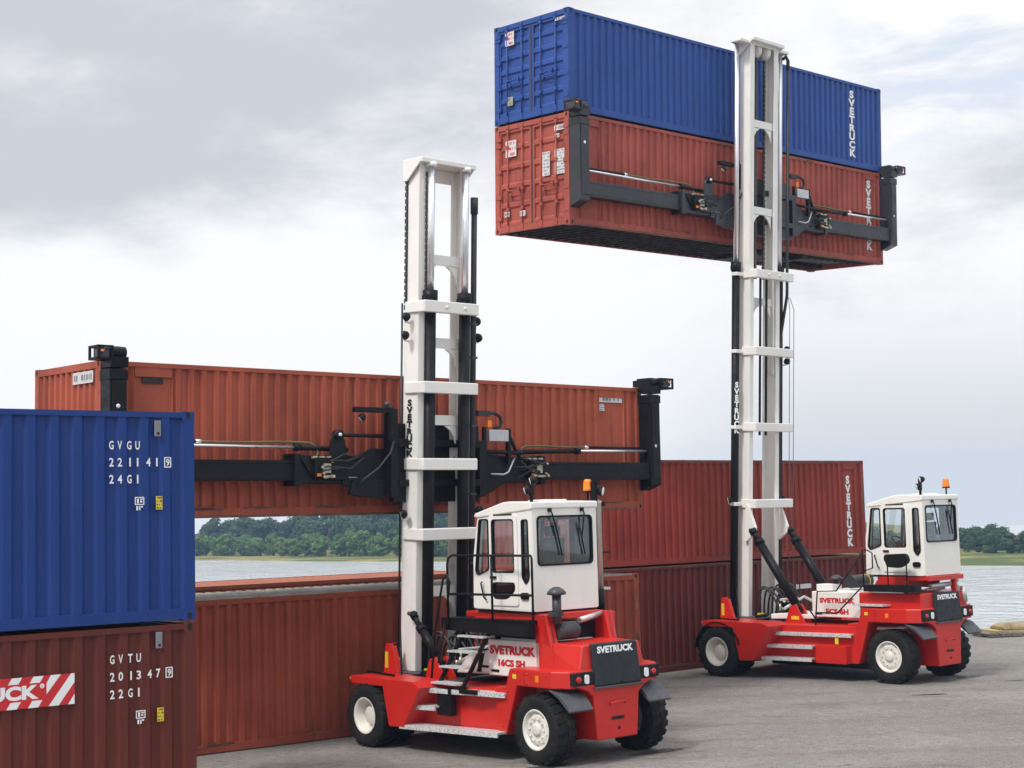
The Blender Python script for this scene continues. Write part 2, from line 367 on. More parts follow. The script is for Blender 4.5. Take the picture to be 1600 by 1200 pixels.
def container(label, Mw, L, H, pm, pitch=.234, flats=(), left='front', right='front', cat='container', group=None, rail=None, tunnel=False, ribs=5, top=.085, roofm=None):
    W = CW
    root = empty('shipping_container', Mw @ Matrix.Translation((L/2, W/2, 0)))
    tag(root, label, cat, group); T0 = Matrix.Translation((-L/2, -W/2, 0))
    fr = MB(T0); P_ = .15
    for x0, x1 in ((0, P_), (L-P_, L)):
        for y0, y1 in ((0, P_), (W-P_, W)): fr.box(x0, x1, y0, y1, .118, H-.118)
        xs = (x0 if x0 == 0 else L-.09, (x0+.09) if x0 == 0 else L)
        fr.box(xs[0], xs[1], P_, W-P_, .02, .16); fr.box(xs[0], xs[1], P_, W-P_, H-.125, H-.012)
    for y0, y1 in ((0, .07), (W-.07, W)):
        fr.box(P_, L-P_, y0, y1, .02, .165); fr.box(P_, L-P_, y0, y1, H-top, H-.012)
    fr.build('frame', [pm], root)
    if rail:
        rb = MB(T0); rb.box(P_+.03, L-P_-.03, -.004, .09, H-.035, H-.004); rb.build('top_rail_edge', rail, root)
    sp1 = MB(T0); corr(sp1, P_, L-P_, .165, H-top, pitch, .045, lambda u, d, z: (u, .008+d, z), flats)
    for a, b, d in flats: sp1.box(a+.015, b-.015, .009, .009+d, H-.24, H-top)
    sp1.build('side_panel', pm, root, recalc=False)
    sp2 = MB(T0); corr(sp2, P_, L-P_, .165, H-top, pitch, .045, lambda u, d, z: (u, W-.008-d, z)); sp2.build('side_panel', pm, root, recalc=False)
    for side, kind in (('l', left), ('r', right)):
        if kind == 'front':
            e = MB(T0)
            if side == 'l': corr(e, P_, W-P_, .16, H-.125, .205, .045, lambda u, d, z: (.01+d, u, z))
            else: corr(e, P_, W-P_, .16, H-.125, .205, .045, lambda u, d, z: (L-.01-d, u, z))
            e.build('end_panel', pm, root, recalc=False)
        else:
            T1 = T0 if side == 'l' else T0 @ Matrix.Translation((L, W, 0)) @ Matrix.Rotation(math.pi, 4, 'Z')
            door_leaf(root, T1, pm, .125, W/2-.012, H, .11, ribs); door_leaf(root, T1, pm, W/2+.012, W-.125, H, W-.11, ribs)
    rf = MB(T0); n = round((L-.2)/.21); xs = [.1+(L-.2)*i/n for i in range(n+1)]; pts = []
    for i in range(n):
        a, b = xs[i], xs[i+1]; p = b-a; pts += [(a, .0), (a+.3*p, 0), (a+.42*p, -.02), (a+.88*p, -.02)]
    pts.append((xs[-1], 0)); k = len(pts)
    rf.add([(x, .05, H-.018+d) for x, d in pts]+[(x, W-.05, H-.018+d) for x, d in pts], [(i, i+1, k+i+1, k+i) for i in range(k-1)])
    rf.box(.02, .12, .05, W-.05, H-.03, H-.014); rf.box(L-.12, L-.02, .05, W-.05, H-.03, H-.014)
    rf.build('roof', roofm or pm, root, recalc=False)
    fl = MB(T0); fl.box(.09, L-.09, .07, W-.07, .14, .165)
    x = .35; xt = L-3.3 if tunnel else L
    while x < L-.2:
        if x < xt: fl.box(x, x+.05, .07, W-.07, .03, .14)
        else: fl.box(x, x+.05, .07, .70, .03, .14); fl.box(x, x+.05, W-.70, W-.07, .03, .14)
        x += .30
    if tunnel:
        fl.box(xt-.25, xt, .10, W-.10, -.10, .03)
        fl.box(xt-1.6, xt-.25, .5, W-.5, -.06, .03)
    fl.build('floor', M['under'], root)
    for x0 in (-.003, L-.175):
        for y0 in (-.003, W-.159):
            for z0 in (0, H-.118):
                c = MB(T0); c.box(x0, x0+.178, y0, y0+.162, z0, z0+.118)
                ysurf = y0-.0015 if y0 < 1 else y0+.1635; cx = x0+.089; cz_ = z0+.062
                c.prism(rr([(cx-.028, cz_-.042), (cx+.028, cz_-.042), (cx+.028, cz_+.042), (cx-.028, cz_+.042)], .028), 'y', ysurf-.0008, ysurf+.0008, 1)
                xsurf = x0-.0015 if x0 < 1 else x0+.1795; cy_ = y0+.081
                c.prism(rr([(cy_-.028, cz_-.042), (cy_+.028, cz_-.042), (cy_+.028, cz_+.042), (cy_-.028, cz_+.042)], .028), 'x', xsurf-.0008, xsurf+.0008, 1)
                c.build('corner_casting', [pm, M['hole']], root)
    return root, T0
def poseM(x, y, z, yaw, tilt=0, roll=0):
    return Matrix.Translation((x, y, z)) @ Matrix.Rotation(yaw, 4, 'Z') @ Matrix.Rotation(roll, 4, 'Y') @ Matrix.Rotation(tilt, 4, 'X')
def side_T(T0, x, z, y=-.004): return T0 @ frame_T((x, y, z), (1, 0, 0), (0, 0, 1))
def left_T(T0, y, z, x=-.004): return T0 @ frame_T((x, y, z), (0, -1, 0), (0, 0, 1))
def rect_label(root, T, w, h, mat, name='data_plate', th=.003):
    mb = MB(T); mb.box(0, w, 0, h, -th, th); return mb.build(name, mat, root)
def smudged_print(root, T, w, h, rows, seed, mat, fill=.8):
    """unreadable small print: little blocks of uneven width in rows"""
    rnd = random.Random(seed); mb = MB(T); rh = h/rows
    for i in range(rows):
        x = w*.06
        while x < w*.9:
            l = rnd.uniform(.04, .12)*w
            if rnd.random() < fill: mb.box(x, min(x+l, w*.94), rh*(i+.25), rh*(i+.75), .003, .0045)
            x += l+rnd.uniform(.02, .05)*w
    return mb.build('small_print', mat, root)
def rust_patches(root, T0, L, H, seed, n=9):
    """ragged flakes of rust along the bottom and top side rails, each a thin patch of its own"""
    rnd = random.Random(seed)
    for i in range(n):
        low = rnd.random() < .72; x = rnd.uniform(.3, L-1.2); l = rnd.uniform(.15, 1.1); z = (rnd.uniform(.135, .16) if low else H-rnd.uniform(.03, .07)); h = rnd.uniform(.015, .05)
        top = [(x+l*t/7, z+h*rnd.uniform(.1, 1)) for t in range(8)]; bot = [(x+l*t/7, z-h*rnd.uniform(.05, .7)) for t in range(8)]
        b = MB(T0); b.prism(top+bot[::-1], 'y', -.0035, .002); b.build('rust_patch', M['rustrail'], root)
    for i in range(n//2):
        x = rnd.choice([.02, L-.13]); z = rnd.uniform(.3, H-.4); h = rnd.uniform(.1, .5)
        a = [(x+rnd.uniform(0, .03), z+h*t/6) for t in range(7)]; c = [(x+rnd.uniform(.06, .11), z+h*t/6) for t in range(7)]
        b = MB(T0); b.prism(a+c[::-1], 'y', -.0035, .002); b.build('rust_patch', M['rustrail'], root)
def serial_digit_box(root, T, size, char):
    t = size*.12; mb = MB(T); w = size*.9; h = size*1.25
    mb.box(0, w, 0, t, -.001, .001); mb.box(0, w, h-t, h, -.001, .001); mb.box(0, t, t, h-t, -.001, .001); mb.box(w-t, w, t, h-t, -.001, .001)
    o = mb.build('check_digit_frame', M['whitetxt'], root)
    text_obj('lettering', char, T @ Matrix.Translation((w*.27, h*.17, 0)), size*.82, M['whitetxt'], root, .02, size*.46)
def spaced_text(root, T0, x, z, chars, h, mat, w):
    """chars: list of (dx, character)"""
    mb = MB()
    for dx, c in chars:
        vs, fs, ww, hh = text_mesh(c, h, .02, w if c not in '1I' else None)
        off = (w-ww)/2 if c in '1I' else 0
        mb.add(vs, fs, T=side_T(T0, x+dx+off, z))
    return mb.build('lettering', mat, root, recalc=False)
GAP = .0266
def near_stack():
    L = 6.058; Y = .6621; o = Vector((-4.2784, 20.5315, 0))
    base = o - Vector((math.cos(Y), math.sin(Y), 0))*L
    H1, H2 = 2.5921, 2.768
    r1, T1 = container('dark brown container on the ground with a red and white striped banner', poseM(base.x, base.y, 0, Y), L, H1, M['c_brown'], pitch=.305, group='containers stacked at the near left')
    r2, T2 = container('clean dark blue container on top of the near brown one', poseM(base.x, base.y, H1+GAP, Y), L, H2, M['c_blue'], pitch=.305, group='containers stacked at the near left')
    for root, T0, zb, name, num, digit, code in ((r1, T1, 2.13, 'GVTU', '201347', '9', '22G1'), (r2, T2, 2.255, 'GVGU', '221141', '9', '24G1')):
        X = L; h = .112
        adv = [0, .115, .245, .36]
        spaced_text(root, T0, X-1.2, zb, list(zip(adv, name)), h, M['whitetxt'], .062)
        spaced_text(root, T0, X-1.2, zb-.22, list(zip([0, .115, .255, .36, .51, .63], num)), h, M['whitetxt'], .062)
        serial_digit_box(root, side_T(T0, X-.435, zb-.235), .11, digit)
        spaced_text(root, T0, X-1.2, zb-.44, list(zip(adv, code)), h, M['whitetxt'], .062)
        # two small pictogram stickers below
        w = MB(side_T(T0, X-.85, zb-.79)); t = .012
        w.box(0, .13, .07, .07+t, -.001, .001); w.box(0, .13, .16, .16+t, -.001, .001); w.box(0, t, .08, .16, -.001, .001); w.box(.13-t, .13, .08, .16, -.001, .001)
        w.box(.03, .055, .09, .15, -.001, .001); w.box(.075, .10, .10, .125, -.001, .001); w.box(.075, .11, .135, .15, -.001, .001)
        w.box(.02, .045, 0, .055, -.001, .001); w.box(.06, .075, 0, .055, -.001, .001); w.box(.085, .11, .035, .055, -.001, .001)
        w.build('height_mark', M['whitetxt'], root)
        ys = rect_label(root, side_T(T0, X-.555, zb-.785), .09, .175, M['yellow'], 'warning_sticker')
        smudged_print(ys, side_T(T0, X-.555, zb-.785), .09, .175, 4, 5, M['blacktxt'], .75)
        v = MB(side_T(T0, X-.57, zb+.155 if root is r1 else zb+.175)); v.box(.0, .09, 0, .21, -.01, .012); vp = v.build('vent_cover', M['greytxt'], root, .006)
        hh = MB(side_T(T0, X-.57, zb+.155 if root is r1 else zb+.175)); hh.lathe([(.02, .0125), (.02, .014)], 'z', (.047, .04, 0), 10); hh.build('vent_hole', M['hole'], vp)
    # striped banner on the brown container
    X0, X1 = L-4.55, L-1.67; zb, zt = 1.68, 2.06
    T = side_T(T1, X0, zb); w = X1-X0; h = zt-zb
    b = MB(T); b.box(0, w, 0, h, -.003, .003); ban = b.build('banner', M['redtxt'], r1)
    z_ = .0045; lean = .62
    def stripe(vs):
        st = MB(T); st.add(vs, [tuple(range(len(vs)))]); st.build('stripe', M['whitetxt'], ban, recalc=False)
    def para(xa, xb, y0, y1):
        stripe([(xa+y0*lean, y0, z_), (xb+y0*lean, y0, z_), (xb+y1*lean, y1, z_), (xa+y1*lean, y1, z_)])
    stripe([(w-.085, 0, z_), (w, 0, z_), (w, .125, z_)])
    stripe([(w-.335, 0, z_), (w-.205, 0, z_), (w, .27, z_), (w, h, z_), (w-.045, h, z_)])
    stripe([(w-.36, .15, z_), (w-.175, h, z_), (w-.305, h, z_), (w-.36, .285, z_)])
    x = w-.595
    while x > .02:
        para(x, x+.13, 0, .085); para(x+.02-.30*lean, x+.15-.30*lean, .30, h) ; x -= .27
    text_obj('lettering', 'SVETRUCK', T @ Matrix.Translation((w-1.86, .105, .0048)), .175, M['whitetxt'], ban, .05, 1.40)
    rg = MB(T); rg.lathe([(.030, .0046), (.024, .0052)], 'z', (w-.415, .255, 0), 16); rg.build('trademark_ring', M['whitetxt'], ban)
    text_obj('lettering', 'R', T @ Matrix.Translation((w-.427, .24, .0054)), .03, M['redtxt'], ban, .01, .022)
near_stack()

def back_stack():
    Y = .7022; o = Vector((9.7206, 42.8121, 0)); CL = 12.02; base = o-Vector((math.cos(Y), math.sin(Y), 0))*CL
    f = [(CL-.89, CL-.42, .034)]
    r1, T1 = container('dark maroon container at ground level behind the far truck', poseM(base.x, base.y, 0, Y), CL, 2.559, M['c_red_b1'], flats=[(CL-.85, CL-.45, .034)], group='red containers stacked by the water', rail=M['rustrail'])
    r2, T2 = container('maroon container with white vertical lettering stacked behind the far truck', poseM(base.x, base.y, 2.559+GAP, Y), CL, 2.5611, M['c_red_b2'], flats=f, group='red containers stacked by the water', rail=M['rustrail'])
    text_obj('lettering', 'S\nV\nE\nT\nR\nU\nC\nK', side_T(T2, CL-.80, .21, .034), 1.94, M['whitetxt'], r2, .06, .27, 'CENTER', .86)
    rust_patches(r2, T2, CL, 2.5611, 34, 8); rust_patches(r1, T1, CL, 2.559, 35, 8)
    for z in (.05, -.12):
        lab = rect_label(r2, side_T(T2, CL-5.15, z), .18, .10, M['plate'])
    rect_label(r1, side_T(T1, CL-4.0+.9, 1.75), .62, .12, M['plate'])
back_stack()

def low_row():
    Y = .6545; o = Vector((2.5415, 32.2727, 0)); d = Vector((math.cos(Y), math.sin(Y), 0)); base = o-d*CL; n = Vector((-d.y, d.x, 0))
    rc, Tc = container('low brick red container on the ground behind the near truck', poseM(base.x, base.y, 0, Y), CL, 2.6186, M['c_red_c'], group='red containers standing on the ground', rail=M['greyroof'], top=.13, roofm=M['greyroof'])
    rust_patches(rc, Tc, CL, 2.6186, 31, 12)
    b2 = base+n*(CW+.42)-d*1.9
    container('orange red container whose rusty roof edge shows behind the low brick red one', poseM(b2.x, b2.y, 0, Y), CL, 2.70, M['c_red_d'], group='red containers standing on the ground')
low_row()

ME = poseM(-6.5025, 24.0675, 3.9733, .7191, .0167, .0022); HE = 2.5338
def carried_low():
    root, T0 = container('terracotta container held up by the near truck', ME, CL, HE, M['c_red_e'], pitch=.24, flats=[(.58, 1.27, .034), (10.95, 11.68, .030)], group='containers held up by the lift trucks')
    rect_label(root, side_T(T0, .73, 2.19, .03), .37, .18, M['under'], 'vent_plate', .012)
    p = rect_label(root, left_T(T0, .98, 2.19), .73, .19, M['plate']); smudged_print(p, left_T(T0, .98, 2.19), .73, .19, 1, 3, M['greytxt'])
    p = rect_label(root, side_T(T0, 10.98, 2.20, .02), .66, .12, M['plate']); smudged_print(p, side_T(T0, 10.98, 2.20, .02), .66, .12, 1, 8, M['greytxt'])
    p = rect_label(root, side_T(T0, 10.98, 2.02, .02), .14, .14, M['plate']); smudged_print(p, side_T(T0, 10.98, 2.02, .02), .14, .14, 3, 9, M['greytxt'], .6)
    rb = MB(T0); rb.box(.14, CL-.14, -.0035, .05, .004, .045); rb.build('bottom_rail_edge', M['rustrail'], root)
    rust_patches(root, T0, CL, HE, 32, 12)
carried_low()

KF = 1.016     # the load hangs a touch farther out than the mast
MF = poseM(1.3679*KF, 33.487*KF, 3.8992+(10.2703-3.8992)*KF, .7491, .0474, -.0177) @ Matrix.Scale(KF, 4); HF = 2.5216; HFB = 2.3088
def carried_high():
    root, T0 = container('faded red container with panelled doors held high by the far truck', MF, CL, HF, M['c_red_f'], flats=[(.45, .97, .034), (CL-.80, CL-.33, .034)], left='door', group='containers held up by the lift trucks', tunnel=True, ribs=5)
    text_obj('lettering', 'S\nV\nE\nT\nR\nU\nC\nK', side_T(T0, CL-.74, .36, .034), 1.92, M['whitetxt'], root, .06, .30, 'CENTER', .86)
    for y, z, w, h, s, rows in ((2.08, 1.76, .36, .38, 1, 3), (.86, 1.17, .24, .54, 2, 7), (.46, 1.16, .33, .56, 4, 9), (.46, 2.14, .33, .12, 6, 1), (.44, 1.98, .14, .09, 7, 1), (2.12, .38, .17, .12, 11, 1), (1.60, .35, .18, .12, 12, 1)):
        T = left_T(T0, y, z, -.004 if h < .2 else .006)
        p = rect_label(root, T, w, h, M['plate']); smudged_print(p, T, w, h, rows, s, M['greytxt'] if s != 1 else M['redtxt'], .7)
    rb = MB(T0); rb.box(.14, CL-.14, -.0035, .05, .004, .04); rb.build('bottom_rail_edge', M['rustrail'], root)
    rust_patches(root, T0, CL, HF, 33, 10)
    rootb, Tb = container('bright blue container riding on top of the faded red one', MF @ Matrix.Translation((0, 0, HF+GAP)), CL, HFB, M['c_blue2'], left='door', group='containers held up by the lift trucks', ribs=6)
    text_obj('lettering', 'S\nV\nE\nT\nR\nU\nC\nK', side_T(Tb, 10.66, .27), 1.80, M['whitetxt'], rootb, .055, .32, 'CENTER', .86)
    for y, z, w, h, s, rows, mt in ((2.06, 1.80, .30, .32, 1, 3, 'redtxt'), (1.99, .40, .18, .20, 2, 2, 'greytxt')):
        T = left_T(Tb, y, z, -.004); p = rect_label(rootb, T, w, h, M['plate'] if s == 1 else M['brass']); smudged_print(p, T, w, h, rows, s, M[mt], .7)
    T = left_T(Tb, .42, 2.03, -.004); smudged_print(rootb, T, .36, .13, 1, 5, M['plate'], .95)
carried_high()

# ------------------------------------------------------------------ quay, water and far shore
def ground_mat():
    m, nt, b = new_mat('worn_asphalt')
    n1 = _noise(nt, 0.22, 7, 0.62, (0.8, 1.25, 1)); n2 = _noise(nt, 1.5, 9, 0.7, (0.75, 1.2, 1)); n3 = _noise(nt, 24, 8, 0.75)
    cc = _mix(nt, _ramp(nt, n1, 0.34, 0.66), (0.138, 0.127, 0.113), (0.218, 0.205, 0.187))
    cc = _mix(nt, _ramp(nt, n2, 0.40, 0.66, 0, 0.55), cc, (0.135, 0.122, 0.106))
    cc = _mix(nt, _ramp(nt, n3, 0.42, 0.62, 0, 0.62), cc, (0.33, 0.318, 0.298))
    n7 = _noise(nt, 60, 5, 0.8, loc=(3, 3, 0)); cc = _mix(nt, _ramp(nt, n7, 0.55, 0.66, 0, 0.52), cc, (0.10, 0.092, 0.082))
    n8 = _noise(nt, 6.5, 8, 0.75, (0.9, 1.1, 1), loc=(1, 8, 0)); cc = _mix(nt, _ramp(nt, n8, 0.49, 0.63, 0, 0.56), cc, (0.095, 0.086, 0.075)); n9 = _noise(nt, 4.0, 8, 0.75, loc=(6, 2, 0)); cc = _mix(nt, _ramp(nt, n9, 0.53, 0.66, 0, 0.50), cc, (0.33, 0.315, 0.29))
    n4 = _noise(nt, 0.42, 8, 0.68, (0.7, 1.3, 1), loc=(4.2, 1.1, 0)); cc = _mix(nt, _ramp(nt, n4, 0.54, 0.68, 0, 0.55), cc, (0.085, 0.076, 0.067))
    n6 = _noise(nt, 2.0, 6, 0.72, (0.6, 1.3, 1), loc=(9.2, 5.1, 0)); cc = _mix(nt, _ramp(nt, n6, 0.64, 0.70, 0, 0.6), cc, (0.055, 0.05, 0.044))
    n5 = _noise(nt, 0.45, 6, 0.6, (1, 1, 1), loc=(7.5, 3.3, 0)); cc = _mix(nt, _ramp(nt, n5, 0.55, 0.72, 0, 0.40), cc, (0.20, 0.174, 0.125))
    # curved tyre tracks and hairline cracks
    tc = nt.nodes.new('ShaderNodeTexCoord'); wv = nt.nodes.new('ShaderNodeTexWave'); wv.wave_type = 'RINGS'; wv.inputs['Scale'].default_value = 0.16; wv.inputs['Distortion'].default_value = 5.0; wv.inputs['Detail'].default_value = 4; wv.inputs['Detail Scale'].default_value = 0.6
    nt.links.new(tc.outputs['Object'], wv.inputs['Vector']); tr = nt.nodes.new('ShaderNodeMath'); tr.operation = 'MULTIPLY'
    nt.links.new(_ramp(nt, wv.outputs['Fac'], 0.80, 0.99, 0, 0.26), tr.inputs[0]); nt.links.new(_ramp(nt, n2, 0.40, 0.55), tr.inputs[1])
    cc = _mix(nt, tr.outputs[0], cc, (0.12, 0.108, 0.095))
    vo = nt.nodes.new('ShaderNodeTexVoronoi'); vo.feature = 'DISTANCE_TO_EDGE'; vo.inputs['Scale'].default_value = 0.55
    ad = nt.nodes.new('ShaderNodeMix'); ad.data_type = 'VECTOR'; ad.inputs[0].default_value = 0.12
    nq = nt.nodes.new('ShaderNodeTexNoise'); nq.inputs['Scale'].default_value = 1.4; nq.inputs['Detail'].default_value = 6
    nt.links.new(tc.outputs['Object'], nq.inputs['Vector']); nt.links.new(tc.outputs['Object'], ad.inputs[4]); nt.links.new(nq.outputs['Color'], ad.inputs[5]); nt.links.new(ad.outputs[1], vo.inputs['Vector'])
    ck = nt.nodes.new('ShaderNodeMath'); ck.operation = 'MULTIPLY'; nt.links.new(_ramp(nt, vo.outputs['Distance'], 0.008, 0.002, 0, 0.28), ck.inputs[0]); nt.links.new(_ramp(nt, n1, 0.45, 0.6), ck.inputs[1])
    cc = _mix(nt, ck.outputs[0], cc, (0.09, 0.08, 0.07))
    nt.links.new(cc, b.inputs['Base Color']); b.inputs['Roughness'].default_value = 0.88; b.inputs['Specular IOR Level'].default_value = 0.25
    hn = nt.nodes.new('ShaderNodeMath'); hn.operation = 'ADD'; nt.links.new(n3, hn.inputs[0]); nt.links.new(n2, hn.inputs[1])
    _bump(nt, b, hn.outputs[0], 0.5, 0.02)
    return m
def water_mat():
    m, nt, b = new_mat('lake_water')
    b.inputs['Base Color'].default_value = (0.50, 0.515, 0.525, 1); b.inputs['Roughness'].default_value = 0.10; b.inputs['IOR'].default_value = 1.33
    a = _noise(nt, 0.55, 6, 0.62, (0.6, 0.5, 1)); c = _noise(nt, 0.10, 4, 0.6, (0.6, 0.5, 1))
    h = nt.nodes.new('ShaderNodeMath'); h.operation = 'ADD'
    k = nt.nodes.new('ShaderNodeMath'); k.operation = 'MULTIPLY'; k.inputs[1].default_value = 1.6; nt.links.new(c, k.inputs[0])
    nt.links.new(a, h.inputs[0]); nt.links.new(k.outputs[0], h.inputs[1])
    _bump(nt, b, h.outputs[0], 1.0, 1.6)
    return m
def grass_mat():
    m, nt, b = new_mat('shore_grass')
    n1 = _noise(nt, 0.09, 6, 0.6, (1, 1, 1)); n2 = _noise(nt, 0.9, 5, 0.6)
    cc = _mix(nt, _ramp(nt, n1, 0.4, 0.62), (0.075, 0.105, 0.03), (0.27, 0.22, 0.09))
    cc = _mix(nt, _ramp(nt, n2, 0.4, 0.7, 0, 0.5), cc, (0.09, 0.115, 0.035))
    nt.links.new(cc, b.inputs['Base Color']); b.inputs['Roughness'].default_value = 0.95; b.inputs['Specular IOR Level'].default_value = 0.1
    return m
M['ground'] = ground_mat(); M['water'] = water_mat(); M['grass'] = grass_mat()
WATER_Z = -3.5
def setting():
    edge = [(-260, 62), (-40, 51.5), (5, 47.6), (13.2, 46.4), (30, 41.5), (240, -20)]
    g = MB(); poly = edge+[(240, -160), (-260, -160)]
    g.prism(poly, 'z', WATER_Z-3, 0.0); o = g.build('quay_ground', M['ground']); tag(o, kind='structure')
    w = MB(); n = 1
    w.add([(-420, 30, WATER_Z), (420, -140, WATER_Z), (420, 420, WATER_Z), (-420, 620, WATER_Z)], [(0, 1, 2, 3)])
    tag(w.build('lake_water', M['water']), kind='structure')
    S0 = Vector((-62.6, 303.6)); u = Vector((.688, -.726)); nn = Vector((.726, .688))
    def hgt(s, t):
        left = min(1, max(0, (105-s)/60)); base = -3.62+0.16*min(t, 3)/1.0
        base = min(base, -3.36+0.002*t)
        return base + left*max(0, t-30)*0.06 + (1-left)*max(0, t-60)*0.004
    t_ = MB(); ss = [-120+8*i for i in range(50)]; ts = [-1, 0.6, 1.5, 3, 6, 12, 20, 28, 36, 44, 52, 62, 74, 88, 105, 125]
    vs = []
    for s_ in ss:
        for t in ts:
            jag = 0.7*math.sin(s_*0.9)+0.5*math.sin(s_*0.37+1) if t < 2 else 0
            p = S0+u*s_+nn*(t+jag); vs.append((p.x, p.y, hgt(s_, t)))
    k = len(ts); fs = [(i*k+j, i*k+j+1, (i+1)*k+j+1, (i+1)*k+j) for i in range(len(ss)-1) for j in range(k-1)]
    t_.add(vs, fs, 0, True); tag(t_.build('far_shore_terrain', M['grass']), kind='structure')
    return S0, u, nn, hgt
S0, SU, SN, HGT = setting()

def leaf_mat(name, lo, hi):
    m, nt, b = new_mat(name)
    oi = nt.nodes.new('ShaderNodeObjectInfo'); geo = nt.nodes.new('ShaderNodeNewGeometry')
    cc = _mix(nt, oi.outputs['Random'], lo, hi)
    cc = _mix(nt, _ramp(nt, geo.outputs['Random Per Island'], 0.0, 1.0, 0, 0.5), cc, tuple(min(1, x*1.7) for x in hi))
    nt.links.new(cc, b.inputs['Base Color']); b.inputs['Roughness'].default_value = 0.75; b.inputs['Specular IOR Level'].default_value = 0.15
    return m
M['leaf_near'] = leaf_mat('leaves_mid_green', (0.040, 0.092, 0.022), (0.095, 0.170, 0.036))
M['leaf_far'] = leaf_mat('leaves_dark_green', (0.026, 0.050, 0.024), (0.045, 0.080, 0.030))
M['bark'] = paint('bark', (0.06, 0.048, 0.038), 0.9, var=0.3, dirt=0.3)
def crown_mb(rnd, lobes, leaves, wid, low, sz):
    mb = MB()
    L_ = []
    for i in range(lobes):
        a = rnd.uniform(0, 6.283); h = rnd.uniform(low+.10, .84); env = math.sqrt(max(0.05, 1-((h-.50)/.52)**2))
        r_ = rnd.uniform(.25, .75)*wid*env; L_.append((Vector((r_*math.cos(a), r_*math.sin(a), h)), rnd.uniform(.10, .19)))
    L_.append((Vector((rnd.uniform(-.05, .05), 0, .86)), .13))
    for i in range(leaves):
        c, r_ = rnd.choice(L_)
        d = Vector((rnd.gauss(0, 1), rnd.gauss(0, 1), rnd.gauss(0, 1))).normalized()
        p = c+d*r_*rnd.uniform(.55, 1.05); p.z = max(p.z, low*.8)
        nrm = (d+Vector((rnd.uniform(-.6, .6), rnd.uniform(-.6, .6), rnd.uniform(-.3, .7)))).normalized()
        a = nrm.orthogonal().normalized(); b = nrm.cross(a); th = rnd.uniform(0, 6.28); s_ = sz*rnd.uniform(.6, 1.3)
        a, b = (a*math.cos(th)+b*math.sin(th))*s_, (b*math.cos(th)-a*math.sin(th))*s_*.7
        mb.add([p-a, p-b*.8, p+a, p+b*.8], [(0, 1, 2, 3)])
    return mb
def trunk_mb(rnd):
    mb = MB(); top = Vector((rnd.uniform(-.03, .03), rnd.uniform(-.03, .03), .55))
    mb.tube([(0, 0, -.04), (0, 0, .2), top*.75, top, (top.x, top.y, .8)], [.035, .026, .02, .015, .006], 6)
    for i in range(4):
        a = rnd.uniform(0, 6.28); z = rnd.uniform(.25, .5); mb.tube([(top.x*z, top.y*z, z), (.10*math.cos(a), .10*math.sin(a), z+.14), (.2*math.cos(a), .2*math.sin(a), z+.24)], [.014, .009, .004], 5)
    return mb
def make_tree_proto(kind, seed, lobes, leaves, wid, low, sz, lm):
    rnd = random.Random(seed); root = empty(kind, Matrix.Identity(4))
    crown_mb(rnd, lobes, leaves, wid, low, sz).build('crown', lm, root, recalc=False); trunk_mb(rnd).build('trunk', M['bark'], root); return root
def copy_tree(o, parent=None):
    c = o.copy(); col.objects.link(c)
    if parent is not None: c.parent = parent
    for ch in list(o.children): copy_tree(ch, c)
    return c
